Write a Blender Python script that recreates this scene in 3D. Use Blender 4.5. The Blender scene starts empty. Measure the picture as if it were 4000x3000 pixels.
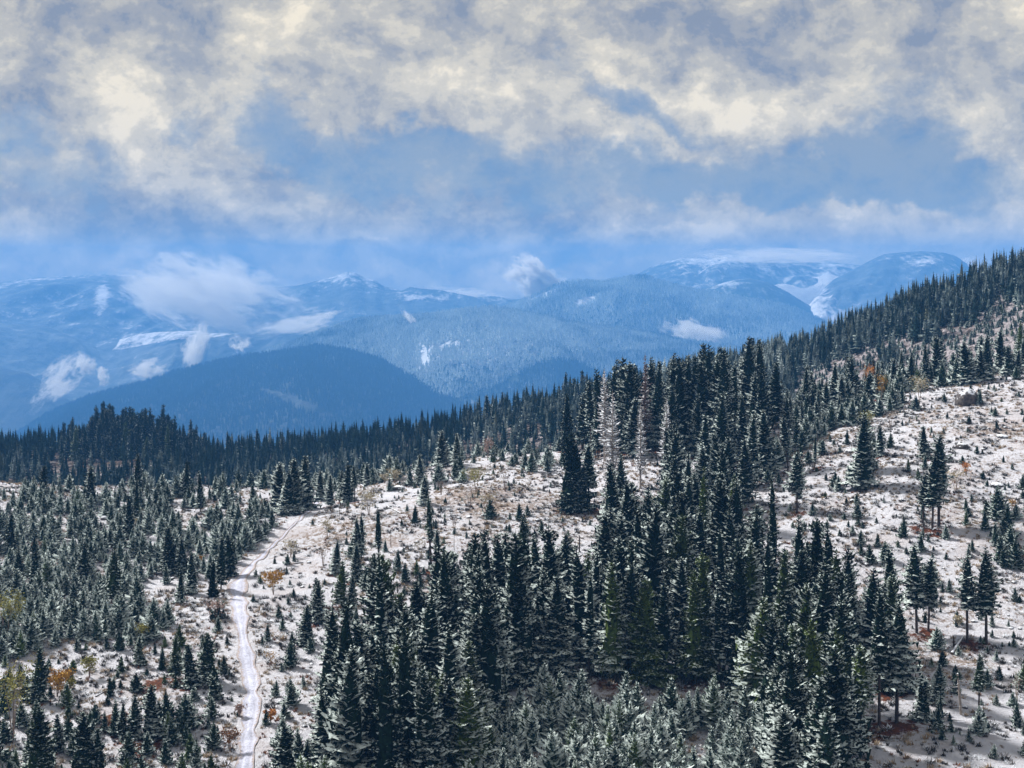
import bpy, math, random
import numpy as np

# ------------------------------------------------------------------ camera, world, sun, exposure
F, HY = 1400.0, 272.0                       # focal length and horizon row of a 1024 x 768 frame
sc = bpy.context.scene
cam_d = bpy.data.cameras.new('camera')
cam_d.sensor_width = 36.0
cam_d.lens = 36.0 * F / 1024.0
cam_d.shift_y = -(384.0 - HY) / 1024.0
cam_d.clip_start, cam_d.clip_end = 1.0, 60000.0
cam = bpy.data.objects.new('camera', cam_d)
cam.rotation_euler = (math.radians(90), 0, 0)
sc.collection.objects.link(cam)
sc.camera = cam
sc.view_settings.view_transform = 'Standard'
sc.view_settings.look = 'None'
sc.view_settings.gamma = 1.0
sc.view_settings.exposure = 0.82
sc.view_settings.use_curve_mapping = False
SUN_EL, SUN_AZ = math.radians(38), math.radians(-52)      # azimuth from +Y towards +X
SUN_STRENGTH, SUN_ANGLE = 4.0, math.radians(7)
SKY_STRENGTH = 0.1
HAZE_DENSITY = 1.0e-4
HAZE_COLOR = (0.14, 0.45, 1.0)
cy = sc.cycles
cy.volume_bounces = 4
cy.max_bounces = 6
cy.diffuse_bounces = 2
cy.glossy_bounces = 1
cy.transmission_bounces = 1
cy.transparent_max_bounces = 8
cy.use_denoising = True
cy.volume_step_rate = 1.0
cy.volume_max_steps = 64
cy.sample_clamp_indirect = 4.0
FS = 1.65                                   # metres of the far hills per unit used in their tables
K = 1024.0 / 2212.0                         # study view of the photograph (2212 wide) to frame pixels


class NT:
    """small helper for node trees"""
    def __init__(s, tree):
        s.t = tree
        s.n = tree.nodes
        s.l = tree.links

    def new(s, kind, **kw):
        n = s.n.new(kind)
        for k, v in kw.items():
            setattr(n, k, v)
        return n

    def put(s, sock, v):
        if isinstance(v, (int, float)):
            sock.default_value = v
        elif isinstance(v, (tuple, list)):
            v = tuple(v)
            if len(sock.default_value) == 4 and len(v) == 3:
                v = v + (1.0,)
            sock.default_value = v
        else:
            s.l.new(v, sock)

    def m(s, op, a, b=None, c=None, clamp=False):
        n = s.new('ShaderNodeMath', operation=op, use_clamp=clamp)
        s.put(n.inputs[0], a)
        if b is not None:
            s.put(n.inputs[1], b)
        if c is not None:
            s.put(n.inputs[2], c)
        return n.outputs[0]

    def ss(s, v, lo, hi, a=0.0, b=1.0):
        n = s.new('ShaderNodeMapRange', interpolation_type='SMOOTHSTEP')
        s.put(n.inputs[0], v)
        n.inputs[1].default_value, n.inputs[2].default_value = lo, hi
        n.inputs[3].default_value, n.inputs[4].default_value = a, b
        return n.outputs[0]

    def mix(s, f, a, b):
        n = s.new('ShaderNodeMix', data_type='RGBA')
        s.put(n.inputs[0], f)
        s.put(n.inputs[6], a)
        s.put(n.inputs[7], b)
        return n.outputs[2]

    def noise(s, vec, scale, detail=4, rough=0.55, dist=0.0):
        n = s.new('ShaderNodeTexNoise')
        if vec is not None:
            s.put(n.inputs['Vector'], vec)
        n.inputs['Scale'].default_value = scale
        n.inputs['Detail'].default_value = detail
        n.inputs['Roughness'].default_value = rough
        n.inputs['Distortion'].default_value = dist
        return n.outputs['Fac'], n.outputs['Color']

    def vm(s, op, a, b=None):
        n = s.new('ShaderNodeVectorMath', operation=op)
        s.put(n.inputs[0], a)
        if b is not None:
            if op == 'SCALE':
                s.put(n.inputs['Scale'], b)
            else:
                s.put(n.inputs[1], b)
        return n.outputs[0]

    def comb(s, x, y, z):
        n = s.new('ShaderNodeCombineXYZ')
        for i, v in enumerate((x, y, z)):
            s.put(n.inputs[i], v)
        return n.outputs[0]


# cloud layout: (x, y) in the study view, half sizes, tilt in degrees, amount
COVER = [   # negative opens a blue gap, positive thickens the cloud
    (60, 390, 190, 110, -8, -1.05), (20, 320, 130, 70, 0, -0.5), (620, 100, 60, 42, 25, -0.75), (640, 45, 55, 16, 0, -0.35),
    (590, 250, 85, 75, 20, -0.9), (350, 275, 75, 32, -10, -0.75), (470, 300, 130, 45, -15, -0.5), (760, 315, 280, 60, -4, -1.0), (1000, 370, 420, 75, -3, -0.9),
    (1330, 400, 420, 85, 0, -0.7), (1650, 330, 320, 95, 0, -1.0), (1930, 310, 230, 120, 15, -1.15), (1230, 82, 42, 22, 0, -1.2),
    (1300, 190, 170, 60, -20, -0.75), (1420, 240, 120, 70, -10, -0.8), (2030, 380, 330, 90, 0, -0.75), (1680, 420, 500, 60, 0, -0.6),
    (1100, 558, 360, 30, 0, -0.75), (1400, 560, 260, 32, 0, -0.85), (900, 575, 90, 25, 0, -0.3), (1700, 508, 260, 16, 0, -0.6),
    (150, 560, 200, 26, 0, -0.25), (130, 155, 40, 35, -60, -0.35),
    (180, 240, 330, 110, -38, 0.5), (430, 400, 300, 70, -32, 0.6), (980, 200, 420, 100, -12, 0.6), (1260, 260, 150, 60, -30, 0.75),
    (1460, 305, 90, 30, -20, 0.85), (1650, 215, 260, 70, -15, 0.6), (2140, 265, 70, 60, -35, 0.8), (1450, 105, 200, 60, -38, 0.5),
    (760, 505, 220, 40, -3, 0.5), (1500, 528, 600, 22, -3, 0.75), (1720, 470, 260, 40, 0, 0.5), (500, 270, 110, 80, -60, 0.45),
    (1100, 30, 1300, 75, 0, 0.9), (1100, 600, 1500, 40, 0, 0.6), (300, 580, 400, 50, 0, 1.0), (1750, 470, 400, 40, 0, 0.5), (1000, 500, 500, 30, 0, 0.6), (850, 610, 200, 30, 0, 0.8), (1650, 540, 500, 25, 0, 0.6), (2150, 540, 200, 60, 0, 0.7), (2100, 470, 200, 80, 20, 0.3), (300, 520, 400, 60, 0, 0.6), (1050, 585, 40, 26, -40, 0.75),
]
LIGHT = [   # bright cream against grey cloud
    (120, 190, 260, 90, -40, 0.75), (330, 320, 240, 60, -35, 0.8), (430, 430, 240, 40, -28, 0.85), (560, 110, 110, 60, 20, 0.6),
    (760, 140, 230, 110, -15, 0.65), (960, 210, 260, 70, -10, 0.5), (860, 260, 200, 30, -8, 0.4), (1250, 260, 170, 60, -30, 0.7),
    (1460, 305, 90, 30, -20, 0.8), (1350, 130, 150, 34, -42, 0.8), (1500, 195, 220, 55, -10, 0.65), (1680, 235, 160, 50, -20, 0.65),
    (2140, 265, 70, 60, -35, 0.8), (740, 500, 160, 34, 5, 0.7), (1180, 510, 420, 14, 0, 0.45), (1650, 545, 300, 22, -6, 0.8),
    (1740, 470, 160, 28, 0, 0.55), (30, 535, 60, 22, -20, 0.6), (840, 610, 130, 30, 0, 0.5), (2150, 30, 150, 60, 0, 0.5),
    (500, 240, 120, 60, -40, 0.35), (1050, 580, 40, 24, -40, 0.6), (2000, 200, 90, 40, 0, 0.3),
    (850, 600, 160, 30, 0, 0.5), (1100, 592, 1500, 40, 0, 0.8), (1750, 455, 420, 50, 0, 0.4), (300, 570, 380, 40, 0, 0.4), (1000, 515, 400, 22, 0, 0.5), (2150, 520, 180, 60, 0, 0.3), (1150, 35, 600, 50, 0, -0.5), (1750, 80, 500, 70, 0, -0.55), (250, 40, 350, 50, 0, -0.25), (860, 200, 110, 30, -30, -0.35),
    (420, 190, 80, 40, -40, -0.25), (260, 500, 300, 50, -10, -0.35), (480, 630, 200, 60, 0, -0.15), (1000, 440, 500, 60, 0, -0.4), (160, 470, 200, 60, 0, -0.4),
]


def build_world():
    w = bpy.data.worlds.new('World')
    sc.world = w
    w.use_nodes = True
    g = NT(w.node_tree)
    g.n.clear()
    out = g.new('ShaderNodeOutputWorld')
    bg = g.new('ShaderNodeBackground')
    g.put(bg.inputs['Strength'], SKY_STRENGTH)
    sky = g.new('ShaderNodeTexSky', sky_type='NISHITA')
    sky.sun_disc = False
    sky.sun_elevation = SUN_EL
    sky.sun_rotation = SUN_AZ
    sky.altitude = 1200
    tc = g.new('ShaderNodeTexCoord')
    d = tc.outputs['Generated']
    sp = g.new('ShaderNodeSeparateXYZ')
    g.put(sp.inputs[0], d)
    x, y, z = sp.outputs
    az = g.m('ARCTAN2', x, y)
    hor = g.m('SQRT', g.m('ADD', g.m('MULTIPLY', x, x), g.m('MULTIPLY', y, y)))
    el = g.m('ARCTAN2', z, hor)
    base = g.comb(az, el, 0.0)
    dirn = g.vm('MULTIPLY', d, (1.0, 1.0, 1.25))
    _, wa = g.noise(dirn, 9.0, 5, 0.6)
    _, wb = g.noise(dirn, 30.0, 6, 0.65)
    warp = g.vm('ADD', g.vm('SCALE', g.vm('SUBTRACT', wa, (0.5, 0.5, 0.5)), 0.11), g.vm('SCALE', g.vm('SUBTRACT', wb, (0.5, 0.5, 0.5)), 0.035))
    p = g.vm('ADD', base, warp)

    def field(blobs, start, gain):
        acc = start
        for (bx, by, rx, ry, rot, amt) in blobs:
            px, py = bx * K, by * K
            a = math.atan((px - 512) / F)
            e = math.atan((HY - py) / F * math.cos(a))
            mp = g.new('ShaderNodeMapping', vector_type='TEXTURE')
            g.put(mp.inputs['Vector'], p)
            mp.inputs['Location'].default_value = (a, e, 0)
            mp.inputs['Rotation'].default_value = (0, 0, math.radians(rot))
            mp.inputs['Scale'].default_value = (rx * K / F * 1.35, ry * K / F * 1.35, 1)
            gr = g.new('ShaderNodeTexGradient', gradient_type='SPHERICAL')
            g.put(gr.inputs[0], mp.outputs[0])
            f = g.m('SMOOTH_MIN', gr.outputs['Fac'], 0.62, 0.25)
            acc = g.m('MULTIPLY_ADD', f, amt * gain, acc)
        return acc
    n1, _ = g.noise(g.vm('ADD', dirn, g.vm('SCALE', wa, 0.05)), 13.0, 10, 0.66, 0.15)
    n2, _ = g.noise(g.vm('ADD', dirn, (3.1, 1.7, 0.4)), 17.0, 10, 0.66, 0.2)
    n4, _ = g.noise(g.vm('ADD', dirn, (1.1, 9.7, 5.4)), 48.0, 8, 0.65, 0.2)
    n3, _ = g.noise(g.vm('ADD', dirn, (7.1, 4.7, 2.4)), 3.0, 4, 0.5)
    cov = field(COVER, g.m('ADD', 1.0, g.m('MULTIPLY', g.m('ADD', g.m('SUBTRACT', n1, 0.5), g.m('MULTIPLY', g.m('SUBTRACT', n4, 0.5), 0.5)), 2.1)), 1.0)
    lit = field(LIGHT, g.m('ADD', 0.41, g.m('ADD', g.m('MULTIPLY', g.m('SUBTRACT', n2, 0.5), 3.1), g.m('MULTIPLY', g.m('ADD', g.m('SUBTRACT', n3, 0.5), g.m('MULTIPLY', g.m('SUBTRACT', n4, 0.5), 2.4)), 0.5))), 0.52)
    skyc = g.vm('MULTIPLY', sky.outputs[0], (0.4, 0.5, 0.62))
    veil = g.mix(g.ss(n2, 0.32, 0.56, 0.0, 1.0), (0.9, 1.4, 2.3), (1.8, 1.98, 2.25))
    gap = g.mix(0.8, skyc, veil)
    ramp = g.new('ShaderNodeValToRGB')
    cr = ramp.color_ramp
    cr.interpolation = 'EASE'
    cols = [(0.0, (0.155, 0.175, 0.215)), (0.22, (0.225, 0.228, 0.235)), (0.45, (0.315, 0.30, 0.268)), (0.70, (0.42, 0.385, 0.315)), (1.0, (0.575, 0.51, 0.39))]
    while len(cr.elements) < len(cols):
        cr.elements.new(0.5)
    for e_, (pos, c) in zip(cr.elements, cols):
        e_.position = pos
        e_.color = c + (1,)
    g.put(ramp.inputs[0], g.m('MULTIPLY_ADD', lit, 0.78, 0.08))
    cloud = g.vm('SCALE', ramp.outputs[0], 10.0)
    f = g.ss(cov, -0.25, 0.85)
    col = g.mix(f, gap, cloud)
    g.put(bg.inputs['Color'], col)
    g.l.new(bg.outputs[0], out.inputs[0])
    w.cycles.sampling_method = 'MANUAL'
    w.cycles.sample_map_resolution = 256


build_world()
sun_d = bpy.data.lights.new('sun', 'SUN')
sun_d.energy = SUN_STRENGTH
sun_d.angle = SUN_ANGLE
sun_d.color = (1.0, 0.96, 0.89)
sun = bpy.data.objects.new('sun', sun_d)
sun.rotation_euler = (math.radians(90) - SUN_EL, 0, math.pi - SUN_AZ)
sc.collection.objects.link(sun)

# ------------------------------------------------------------------ numpy noise and mesh helpers
RS = np.random.RandomState(7)
_TAB = RS.rand(256, 256)


def vnoise(x, y):
    xi, yi = np.floor(x).astype(int), np.floor(y).astype(int)
    fx, fy = x - xi, y - yi
    fx, fy = fx * fx * (3 - 2 * fx), fy * fy * (3 - 2 * fy)
    a, b = _TAB[xi & 255, yi & 255], _TAB[(xi + 1) & 255, yi & 255]
    c, d = _TAB[xi & 255, (yi + 1) & 255], _TAB[(xi + 1) & 255, (yi + 1) & 255]
    return (a * (1 - fx) + b * fx) * (1 - fy) + (c * (1 - fx) + d * fx) * fy


def fbm(x, y, octaves=5, gain=0.5):
    v, amp, tot = 0.0, 1.0, 0.0
    for i in range(octaves):
        v = v + amp * vnoise(x * 2 ** i + 13.7 * i, y * 2 ** i + 5.3 * i)
        tot += amp
        amp *= gain
    return v / tot - 0.5


def grid_mesh(name, P, smooth=True):
    ny, nx = P.shape[:2]
    idx = np.arange(ny * nx).reshape(ny, nx)
    q = np.stack([idx[:-1, :-1], idx[:-1, 1:], idx[1:, 1:], idx[1:, :-1]], -1).reshape(-1, 4)
    me = bpy.data.meshes.new(name)
    me.vertices.add(ny * nx)
    me.vertices.foreach_set('co', P.reshape(-1).astype(np.float32))
    me.loops.add(q.size)
    me.loops.foreach_set('vertex_index', q.reshape(-1).astype(np.int32))
    me.polygons.add(len(q))
    me.polygons.foreach_set('loop_start', np.arange(0, q.size, 4, dtype=np.int32))
    me.polygons.foreach_set('loop_total', np.full(len(q), 4, np.int32))
    me.update(calc_edges=True)
    if smooth:
        me.polygons.foreach_set('use_smooth', np.ones(len(q), bool))
    return me


def float_attr(me, name, vals):
    a = me.attributes.new(name, 'FLOAT', 'POINT')
    a.data.foreach_set('value', np.asarray(vals, np.float32).ravel())


def link(name, me, mat=None, parent=None):
    o = bpy.data.objects.new(name, me)
    sc.collection.objects.link(o)
    if mat is not None and not me.materials:
        me.materials.append(mat)
    if parent is not None:
        o.parent = parent
    return o


def tag(o, label=None, cat=None, group=None, kind=None):
    if label:
        o['label'] = label
    if cat:
        o['category'] = cat
    if group:
        o['group'] = group
    if kind:
        o['kind'] = kind
    return o


class MB:
    """collects triangles and quads for one mesh"""
    def __init__(s):
        s.v, s.f, s.mi, s.tip = [], [], [], []

    def add(s, vs, fs, mi=0, tip=None):
        b = len(s.v)
        s.tip.extend(tip if tip is not None else [0.0] * len(vs))
        s.v.extend(vs)
        s.f.extend([tuple(b + i for i in f) for f in fs])
        s.mi.extend([mi] * len(fs))

    def tube(s, pts, rad, n=6, mi=0):
        pts = [np.array(p, float) for p in pts]
        vs, fs = [], []
        for i, p in enumerate(pts):
            d = pts[min(i + 1, len(pts) - 1)] - pts[max(i - 1, 0)]
            d = d / (np.linalg.norm(d) + 1e-9)
            up = np.array((0, 0, 1.0)) if abs(d[2]) < 0.9 else np.array((1.0, 0, 0))
            u = np.cross(d, up)
            u /= np.linalg.norm(u)
            w = np.cross(d, u)
            for k in range(n):
                a = 2 * math.pi * k / n
                vs.append(tuple(p + rad[i] * (math.cos(a) * u + math.sin(a) * w)))
        for i in range(len(pts) - 1):
            for k in range(n):
                fs.append((i * n + k, i * n + (k + 1) % n, (i + 1) * n + (k + 1) % n, (i + 1) * n + k))
        fs.append(tuple(range(n))[::-1])
        fs.append(tuple((len(pts) - 1) * n + k for k in range(n)))
        s.add(vs, fs, mi)

    def mesh(s, name, mats):
        me = bpy.data.meshes.new(name)
        me.from_pydata([tuple(map(float, v)) for v in s.v], [], s.f)
        for m_ in mats:
            me.materials.append(m_)
        if len(mats) > 1:
            me.polygons.foreach_set('material_index', np.array(s.mi, np.int32))
        if any(s.tip):
            a_ = me.attributes.new('tip', 'FLOAT', 'POINT')
            a_.data.foreach_set('value', np.array(s.tip, np.float32))
        me.update()
        return me


# ------------------------------------------------------------------ materials
def new_mat(name):
    m = bpy.data.materials.new(name)
    m.use_nodes = True
    g = NT(m.node_tree)
    g.n.clear()
    out = g.new('ShaderNodeOutputMaterial')
    b = g.new('ShaderNodeBsdfPrincipled')
    b.inputs['Roughness'].default_value = 0.85
    b.inputs['Specular IOR Level'].default_value = 0.15
    g.l.new(b.outputs[0], out.inputs[0])
    return m, g, b, out


def pos(g):
    return g.new('ShaderNodeNewGeometry').outputs['Position']


def attr(g, name, kind='GEOMETRY'):
    return g.new('ShaderNodeAttribute', attribute_name=name, attribute_type=kind).outputs['Fac']


SNOW = (0.80, 0.84, 0.93)


def foliage_mat(name, dark, mid, tip, snow_lo=0.25, snow_hi=0.75, scale=1.2, tips=(0.15, 0.7)):
    m, g, b, out = new_mat(name)
    ge = g.new('ShaderNodeNewGeometry')
    nz = g.new('ShaderNodeSeparateXYZ')
    g.put(nz.inputs[0], ge.outputs['Normal'])
    rnd = g.new('ShaderNodeObjectInfo').outputs['Random']
    frost = attr(g, 'frost', 'INSTANCER')
    warm = attr(g, 'warm', 'INSTANCER')
    n1, _ = g.noise(ge.outputs['Position'], scale, 4, 0.6)
    n2, _ = g.noise(ge.outputs['Position'], scale * 0.25, 2, 0.5)
    c = g.mix(g.ss(n1, 0.35, 0.65), dark, mid)
    c = g.mix(g.m('MULTIPLY', g.ss(n2, 0.4, 0.7), 0.5), c, mid)
    c = g.mix(g.m('MULTIPLY', warm, g.ss(n1, 0.3, 0.6)), c, tip)
    c = g.mix(g.m('MULTIPLY', rnd, 0.25), c, dark)
    # snow lies on the upper sides; how much of it is set per tree
    b.inputs['Specular IOR Level'].default_value = 0.02
    thr = g.m('SUBTRACT', 1.05, g.m('MULTIPLY', frost, 0.80))
    v = g.m('ADD', g.m('MULTIPLY', nz.outputs[2], 0.8), g.m('MULTIPLY', g.m('SUBTRACT', n1, 0.5), 2.6))
    s = g.ss(g.m('SUBTRACT', v, thr), -0.16, 0.06)
    s = g.m('MULTIPLY', s, g.ss(nz.outputs[2], 0.0, 0.2))
    if not tips:
        s = g.m('MULTIPLY', g.ss(g.m('ADD', frost, g.m('MULTIPLY', g.m('SUBTRACT', n1, 0.5), 1.2)), 0.2, 0.95), g.ss(nz.outputs[2], -0.3, 0.4))
    if tips:
        s = g.m('MULTIPLY', s, g.ss(attr(g, 'tip'), tips[0], tips[1]))
    c = g.mix(s, c, (0.64, 0.73, 0.72))
    g.put(b.inputs['Base Color'], c)
    return m


M = {}
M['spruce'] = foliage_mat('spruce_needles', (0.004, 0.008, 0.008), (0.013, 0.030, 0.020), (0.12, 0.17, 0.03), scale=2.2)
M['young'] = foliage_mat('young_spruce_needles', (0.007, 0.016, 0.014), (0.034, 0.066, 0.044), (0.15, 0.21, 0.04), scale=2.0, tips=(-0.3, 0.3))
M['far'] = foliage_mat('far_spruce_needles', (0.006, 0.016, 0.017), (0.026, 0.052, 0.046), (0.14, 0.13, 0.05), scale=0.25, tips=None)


def simple_mat(name, a, b_, scale=1.0, snow=0.0, bump=0.0):
    m, g, b, out = new_mat(name)
    ge = g.new('ShaderNodeNewGeometry')
    n1, _ = g.noise(ge.outputs['Position'], scale, 5, 0.65)
    c = g.mix(g.ss(n1, 0.35, 0.65), a, b_)
    if snow:
        nz = g.new('ShaderNodeSeparateXYZ')
        g.put(nz.inputs[0], ge.outputs['Normal'])
        v = g.m('ADD', nz.outputs[2], g.m('MULTIPLY', g.m('SUBTRACT', n1, 0.5), 1.2))
        c = g.mix(g.ss(v, 1.0 - snow, 1.2 - snow), c, SNOW)
    if bump:
        bp = g.new('ShaderNodeBump')
        bp.inputs['Strength'].default_value = bump
        bp.inputs['Distance'].default_value = 0.2
        g.put(bp.inputs['Height'], n1)
        g.l.new(bp.outputs[0], b.inputs['Normal'])
    g.put(b.inputs['Base Color'], c)
    return m


M['bark'] = simple_mat('spruce_bark', (0.030, 0.022, 0.020), (0.085, 0.065, 0.058), 3.0)
M['dead'] = simple_mat('dead_grey_wood', (0.20, 0.17, 0.15), (0.42, 0.37, 0.34), 3.0, snow=0.45)
M['red_dead'] = simple_mat('reddish_dead_twigs', (0.07, 0.04, 0.035), (0.20, 0.13, 0.11), 3.0, snow=0.2)
M['rock'] = simple_mat('snowy_rock', (0.035, 0.030, 0.034), (0.12, 0.105, 0.10), 0.9, snow=0.4, bump=0.6)
M['log'] = simple_mat('fallen_log_wood', (0.06, 0.045, 0.04), (0.20, 0.16, 0.14), 2.0, snow=0.5)
M['yellow_leaf'] = simple_mat('yellow_leaves', (0.34, 0.17, 0.03), (0.60, 0.36, 0.07), 1.5)
M['orange_leaf'] = simple_mat('orange_needles', (0.42, 0.15, 0.03), (0.66, 0.32, 0.08), 1.5)
M['rust_leaf'] = simple_mat('rusty_brown_leaves', (0.16, 0.07, 0.03), (0.34, 0.18, 0.08), 1.5, snow=0.2)
M['pale_leaf'] = simple_mat('pale_straw_leaves', (0.34, 0.28, 0.16), (0.60, 0.54, 0.38), 1.5, snow=0.3)
M['green_leaf'] = simple_mat('olive_yellow_leaves', (0.17, 0.17, 0.04), (0.40, 0.37, 0.12), 1.5)
M['pink_leaf'] = simple_mat('pinkish_larch_needles', (0.32, 0.21, 0.17), (0.50, 0.37, 0.33), 1.5, snow=0.2)
M['twig'] = simple_mat('bare_twigs', (0.14, 0.10, 0.085), (0.33, 0.26, 0.22), 2.0, snow=0.25)


def ground_mat():
    m, g, b, out = new_mat('snowy_grass_ground')
    P = pos(g)
    a, _ = g.noise(P, 0.045, 5, 0.6)
    c1, _ = g.noise(P, 0.55, 7, 0.78)
    c2, _ = g.noise(g.vm('MULTIPLY', P, (1.0, 0.5, 1.0)), 1.7, 6, 0.8)
    c3, _ = g.noise(g.vm('ADD', P, (31.0, 7.0, 3.0)), 0.11, 4, 0.6)
    straw = g.mix(g.ss(c2, 0.35, 0.65), (0.27, 0.20, 0.17), (0.56, 0.48, 0.43))
    straw = g.mix(g.ss(c1, 0.45, 0.65), straw, (0.50, 0.41, 0.38))
    dark = (0.10, 0.078, 0.066)
    grass = g.mix(g.ss(c1, 0.56, 0.66), straw, dark)
    grass = g.mix(g.ss(c2, 0.57, 0.70, 0.0, 0.8), grass, dark)
    cover = g.m('ADD', g.m('ADD', g.m('MULTIPLY', c1, 0.9), g.m('MULTIPLY', c2, 0.9)), g.m('MULTIPLY', g.m('SUBTRACT', a, 0.5), 0.9))
    bare = g.ss(attr(g, 'bare'), 0.0, 1.0)
    cover = g.m('SUBTRACT', cover, g.m('MULTIPLY', bare, 0.09))
    s = g.ss(cover, 0.67, 0.83)
    c = g.mix(s, grass, (0.86, 0.87, 0.97))
    c = g.mix(g.m('MULTIPLY', g.ss(c3, 0.5, 0.62), 0.30), c, (0.58, 0.47, 0.44))
    lit = g.m('ADD', attr(g, 'litter'), g.m('MULTIPLY', g.m('SUBTRACT', c1, 0.5), 2.2))
    needles = g.mix(g.ss(c2, 0.35, 0.6), (0.045, 0.018, 0.012), (0.24, 0.075, 0.028))
    c = g.mix(g.ss(lit, 0.42, 0.62), c, needles)
    bp = g.new('ShaderNodeBump')
    bp.inputs['Strength'].default_value = 1.0
    bp.inputs['Distance'].default_value = 1.3
    g.put(bp.inputs['Height'], g.m('ADD', c1, g.m('MULTIPLY', c2, 0.7)))
    g.l.new(bp.outputs[0], b.inputs['Normal'])
    g.put(b.inputs['Base Color'], c)
    return m


def path_mat():
    m, g, b, out = new_mat('snow_covered_track')
    P = pos(g)
    c1, _ = g.noise(P, 1.9, 6, 0.75)
    c2, _ = g.noise(P, 0.25, 4, 0.6)
    rut = attr(g, 'rut')
    c = g.mix(g.ss(c1, 0.35, 0.6), (0.42, 0.43, 0.54), (0.66, 0.69, 0.86))
    c = g.mix(g.m('MULTIPLY', g.ss(g.m('ADD', rut, g.m('MULTIPLY', g.m('SUBTRACT', c1, 0.5), 1.2)), 0.5, 0.9), 0.35), c, (0.30, 0.28, 0.31))
    c = g.mix(g.ss(c2, 0.55, 0.75, 0.0, 0.5), c, (0.76, 0.77, 0.88))
    vg = g.ss(g.m('ADD', attr(g, 'verge'), g.m('MULTIPLY', g.m('SUBTRACT', c1, 0.5), 2.4)), 0.8, 1.0)
    c = g.mix(vg, c, (0.40, 0.34, 0.33))
    bp = g.new('ShaderNodeBump')
    bp.inputs['Strength'].default_value = 0.8
    bp.inputs['Distance'].default_value = 0.3
    g.put(bp.inputs['Height'], c1)
    g.l.new(bp.outputs[0], b.inputs['Normal'])
    g.put(b.inputs['Base Color'], c)
    return m


def hill_mat(name, forest, forest2, snow, lo, hi, scale, streak=0.0, crest=9.0):
    """forested slope with snow where the 'snow' attribute and the noise say so"""
    m, g, b, out = new_mat(name)
    P = pos(g)
    n1, _ = g.noise(P, scale, 8, 0.68)
    n2, _ = g.noise(P, scale * 7, 5, 0.75)
    n3, _ = g.noise(g.vm('MULTIPLY', P, (1.0, 0.35, 0.5)), scale * 22, 4, 0.7)
    c = g.mix(g.ss(n2, 0.3, 0.7), forest, forest2)
    f = g.m('ADD', g.m('ADD', attr(g, 'snow'), g.m('MULTIPLY', g.m('SUBTRACT', n1, 0.5), 1.3)), g.m('ADD', g.m('MULTIPLY', g.m('SUBTRACT', n2, 0.5), 0.9), g.m('MULTIPLY', g.m('SUBTRACT', n3, 0.5), 1.1)))
    c = g.mix(g.ss(f, lo, hi), c, snow)
    bp = g.new('ShaderNodeBump')
    bp.inputs['Strength'].default_value = 0.9
    bp.inputs['Distance'].default_value = 30.0
    g.put(bp.inputs['Height'], g.m('ADD', n2, g.m('MULTIPLY', n3, 0.5)))
    g.l.new(bp.outputs[0], b.inputs['Normal'])
    g.put(b.inputs['Base Color'], c)
    return m


M['ground'] = ground_mat()
M['path'] = path_mat()
M['clearing'] = hill_mat('ridge_ground', (0.05, 0.04, 0.035), (0.22, 0.15, 0.12), (0.68, 0.62, 0.66), 0.25, 0.6, 0.02)
M['hill_dark'] = hill_mat('dark_forest_floor', (0.012, 0.022, 0.022), (0.05, 0.06, 0.05), (0.55, 0.58, 0.62), 0.45, 0.95, 0.0011)
M['hill_mid'] = hill_mat('frost_sun_patch_floor', (0.02, 0.035, 0.035), (0.07, 0.10, 0.09), (0.62, 0.66, 0.70), 0.3, 0.9, 0.0011)  # pale tone serves both frost and sun patches painted on the hills
M['hill_far'] = hill_mat('far_snowy_mountain', (0.03, 0.05, 0.06), (0.16, 0.19, 0.20), (0.84, 0.85, 0.88), 0.25, 0.75, 0.0009)
M['field'] = hill_mat('snow_field', (0.5, 0.52, 0.55), (0.7, 0.72, 0.75), (0.85, 0.86, 0.88), -0.5, 0.4, 0.004)

# ------------------------------------------------------------------ near hillside
CTRL = [   # x, y in the study view and distance in metres
    (-500, 1659, 190), (0, 1659, 195), (550, 1659, 195), (1100, 1659, 192), (1700, 1659, 190), (2212, 1659, 190), (2750, 1620, 190),
    (-400, 1400, 245), (300, 1400, 243), (800, 1400, 240), (1300, 1400, 240), (1700, 1395, 242), (2212, 1370, 245), (2600, 1330, 245),
    (-400, 1200, 320), (200, 1200, 315), (700, 1200, 305), (1100, 1195, 300), (1500, 1190, 300), (1800, 1140, 300), (2212, 1080, 300), (2500, 1040, 300),
    (-400, 1045, 400), (0, 1050, 395), (300, 1055, 392), (500, 1062, 388), (690, 1078, 382), (850, 1040, 392), (960, 1010, 400), (1080, 988, 408), (1210, 995, 405),
    (1400, 960, 405), (1600, 925, 405), (1740, 908, 405), (1850, 875, 405), (1950, 852, 405), (2060, 830, 408), (2212, 800, 408), (2400, 765, 410),
    (1700, 1010, 350), (2000, 940, 350), (2212, 920, 350), (1300, 1060, 355), (1000, 1075, 350),
    (-400, 1090, 480), (0, 1095, 480), (500, 1105, 480), (850, 1080, 480), (1200, 1010, 480), (1600, 935, 480), (1850, 885, 480), (2060, 845, 480), (2400, 790, 480),
    (-400, 1180, 620), (0, 1180, 620), (700, 1180, 620), (1300, 1100, 620), (1700, 1020, 620), (2060, 960, 620), (2400, 900, 620),
    (0, 2300, 120), (1100, 2300, 118), (2212, 2280, 118), (0, 3400, 60), (1100, 3400, 60), (2212, 3400, 60),
]


def world(x2, y2, D):
    return ((x2 * K - 512) / F * D, D, (HY - y2 * K) / F * D)


C = np.array([world(*c) for c in CTRL])
cx, cyy, cz = C[:, 0] / 100, C[:, 1] / 100, C[:, 2]


def tps(r2):
    return np.where(r2 > 0, 0.5 * r2 * np.log(np.maximum(r2, 1e-12)), 0.0)


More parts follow.
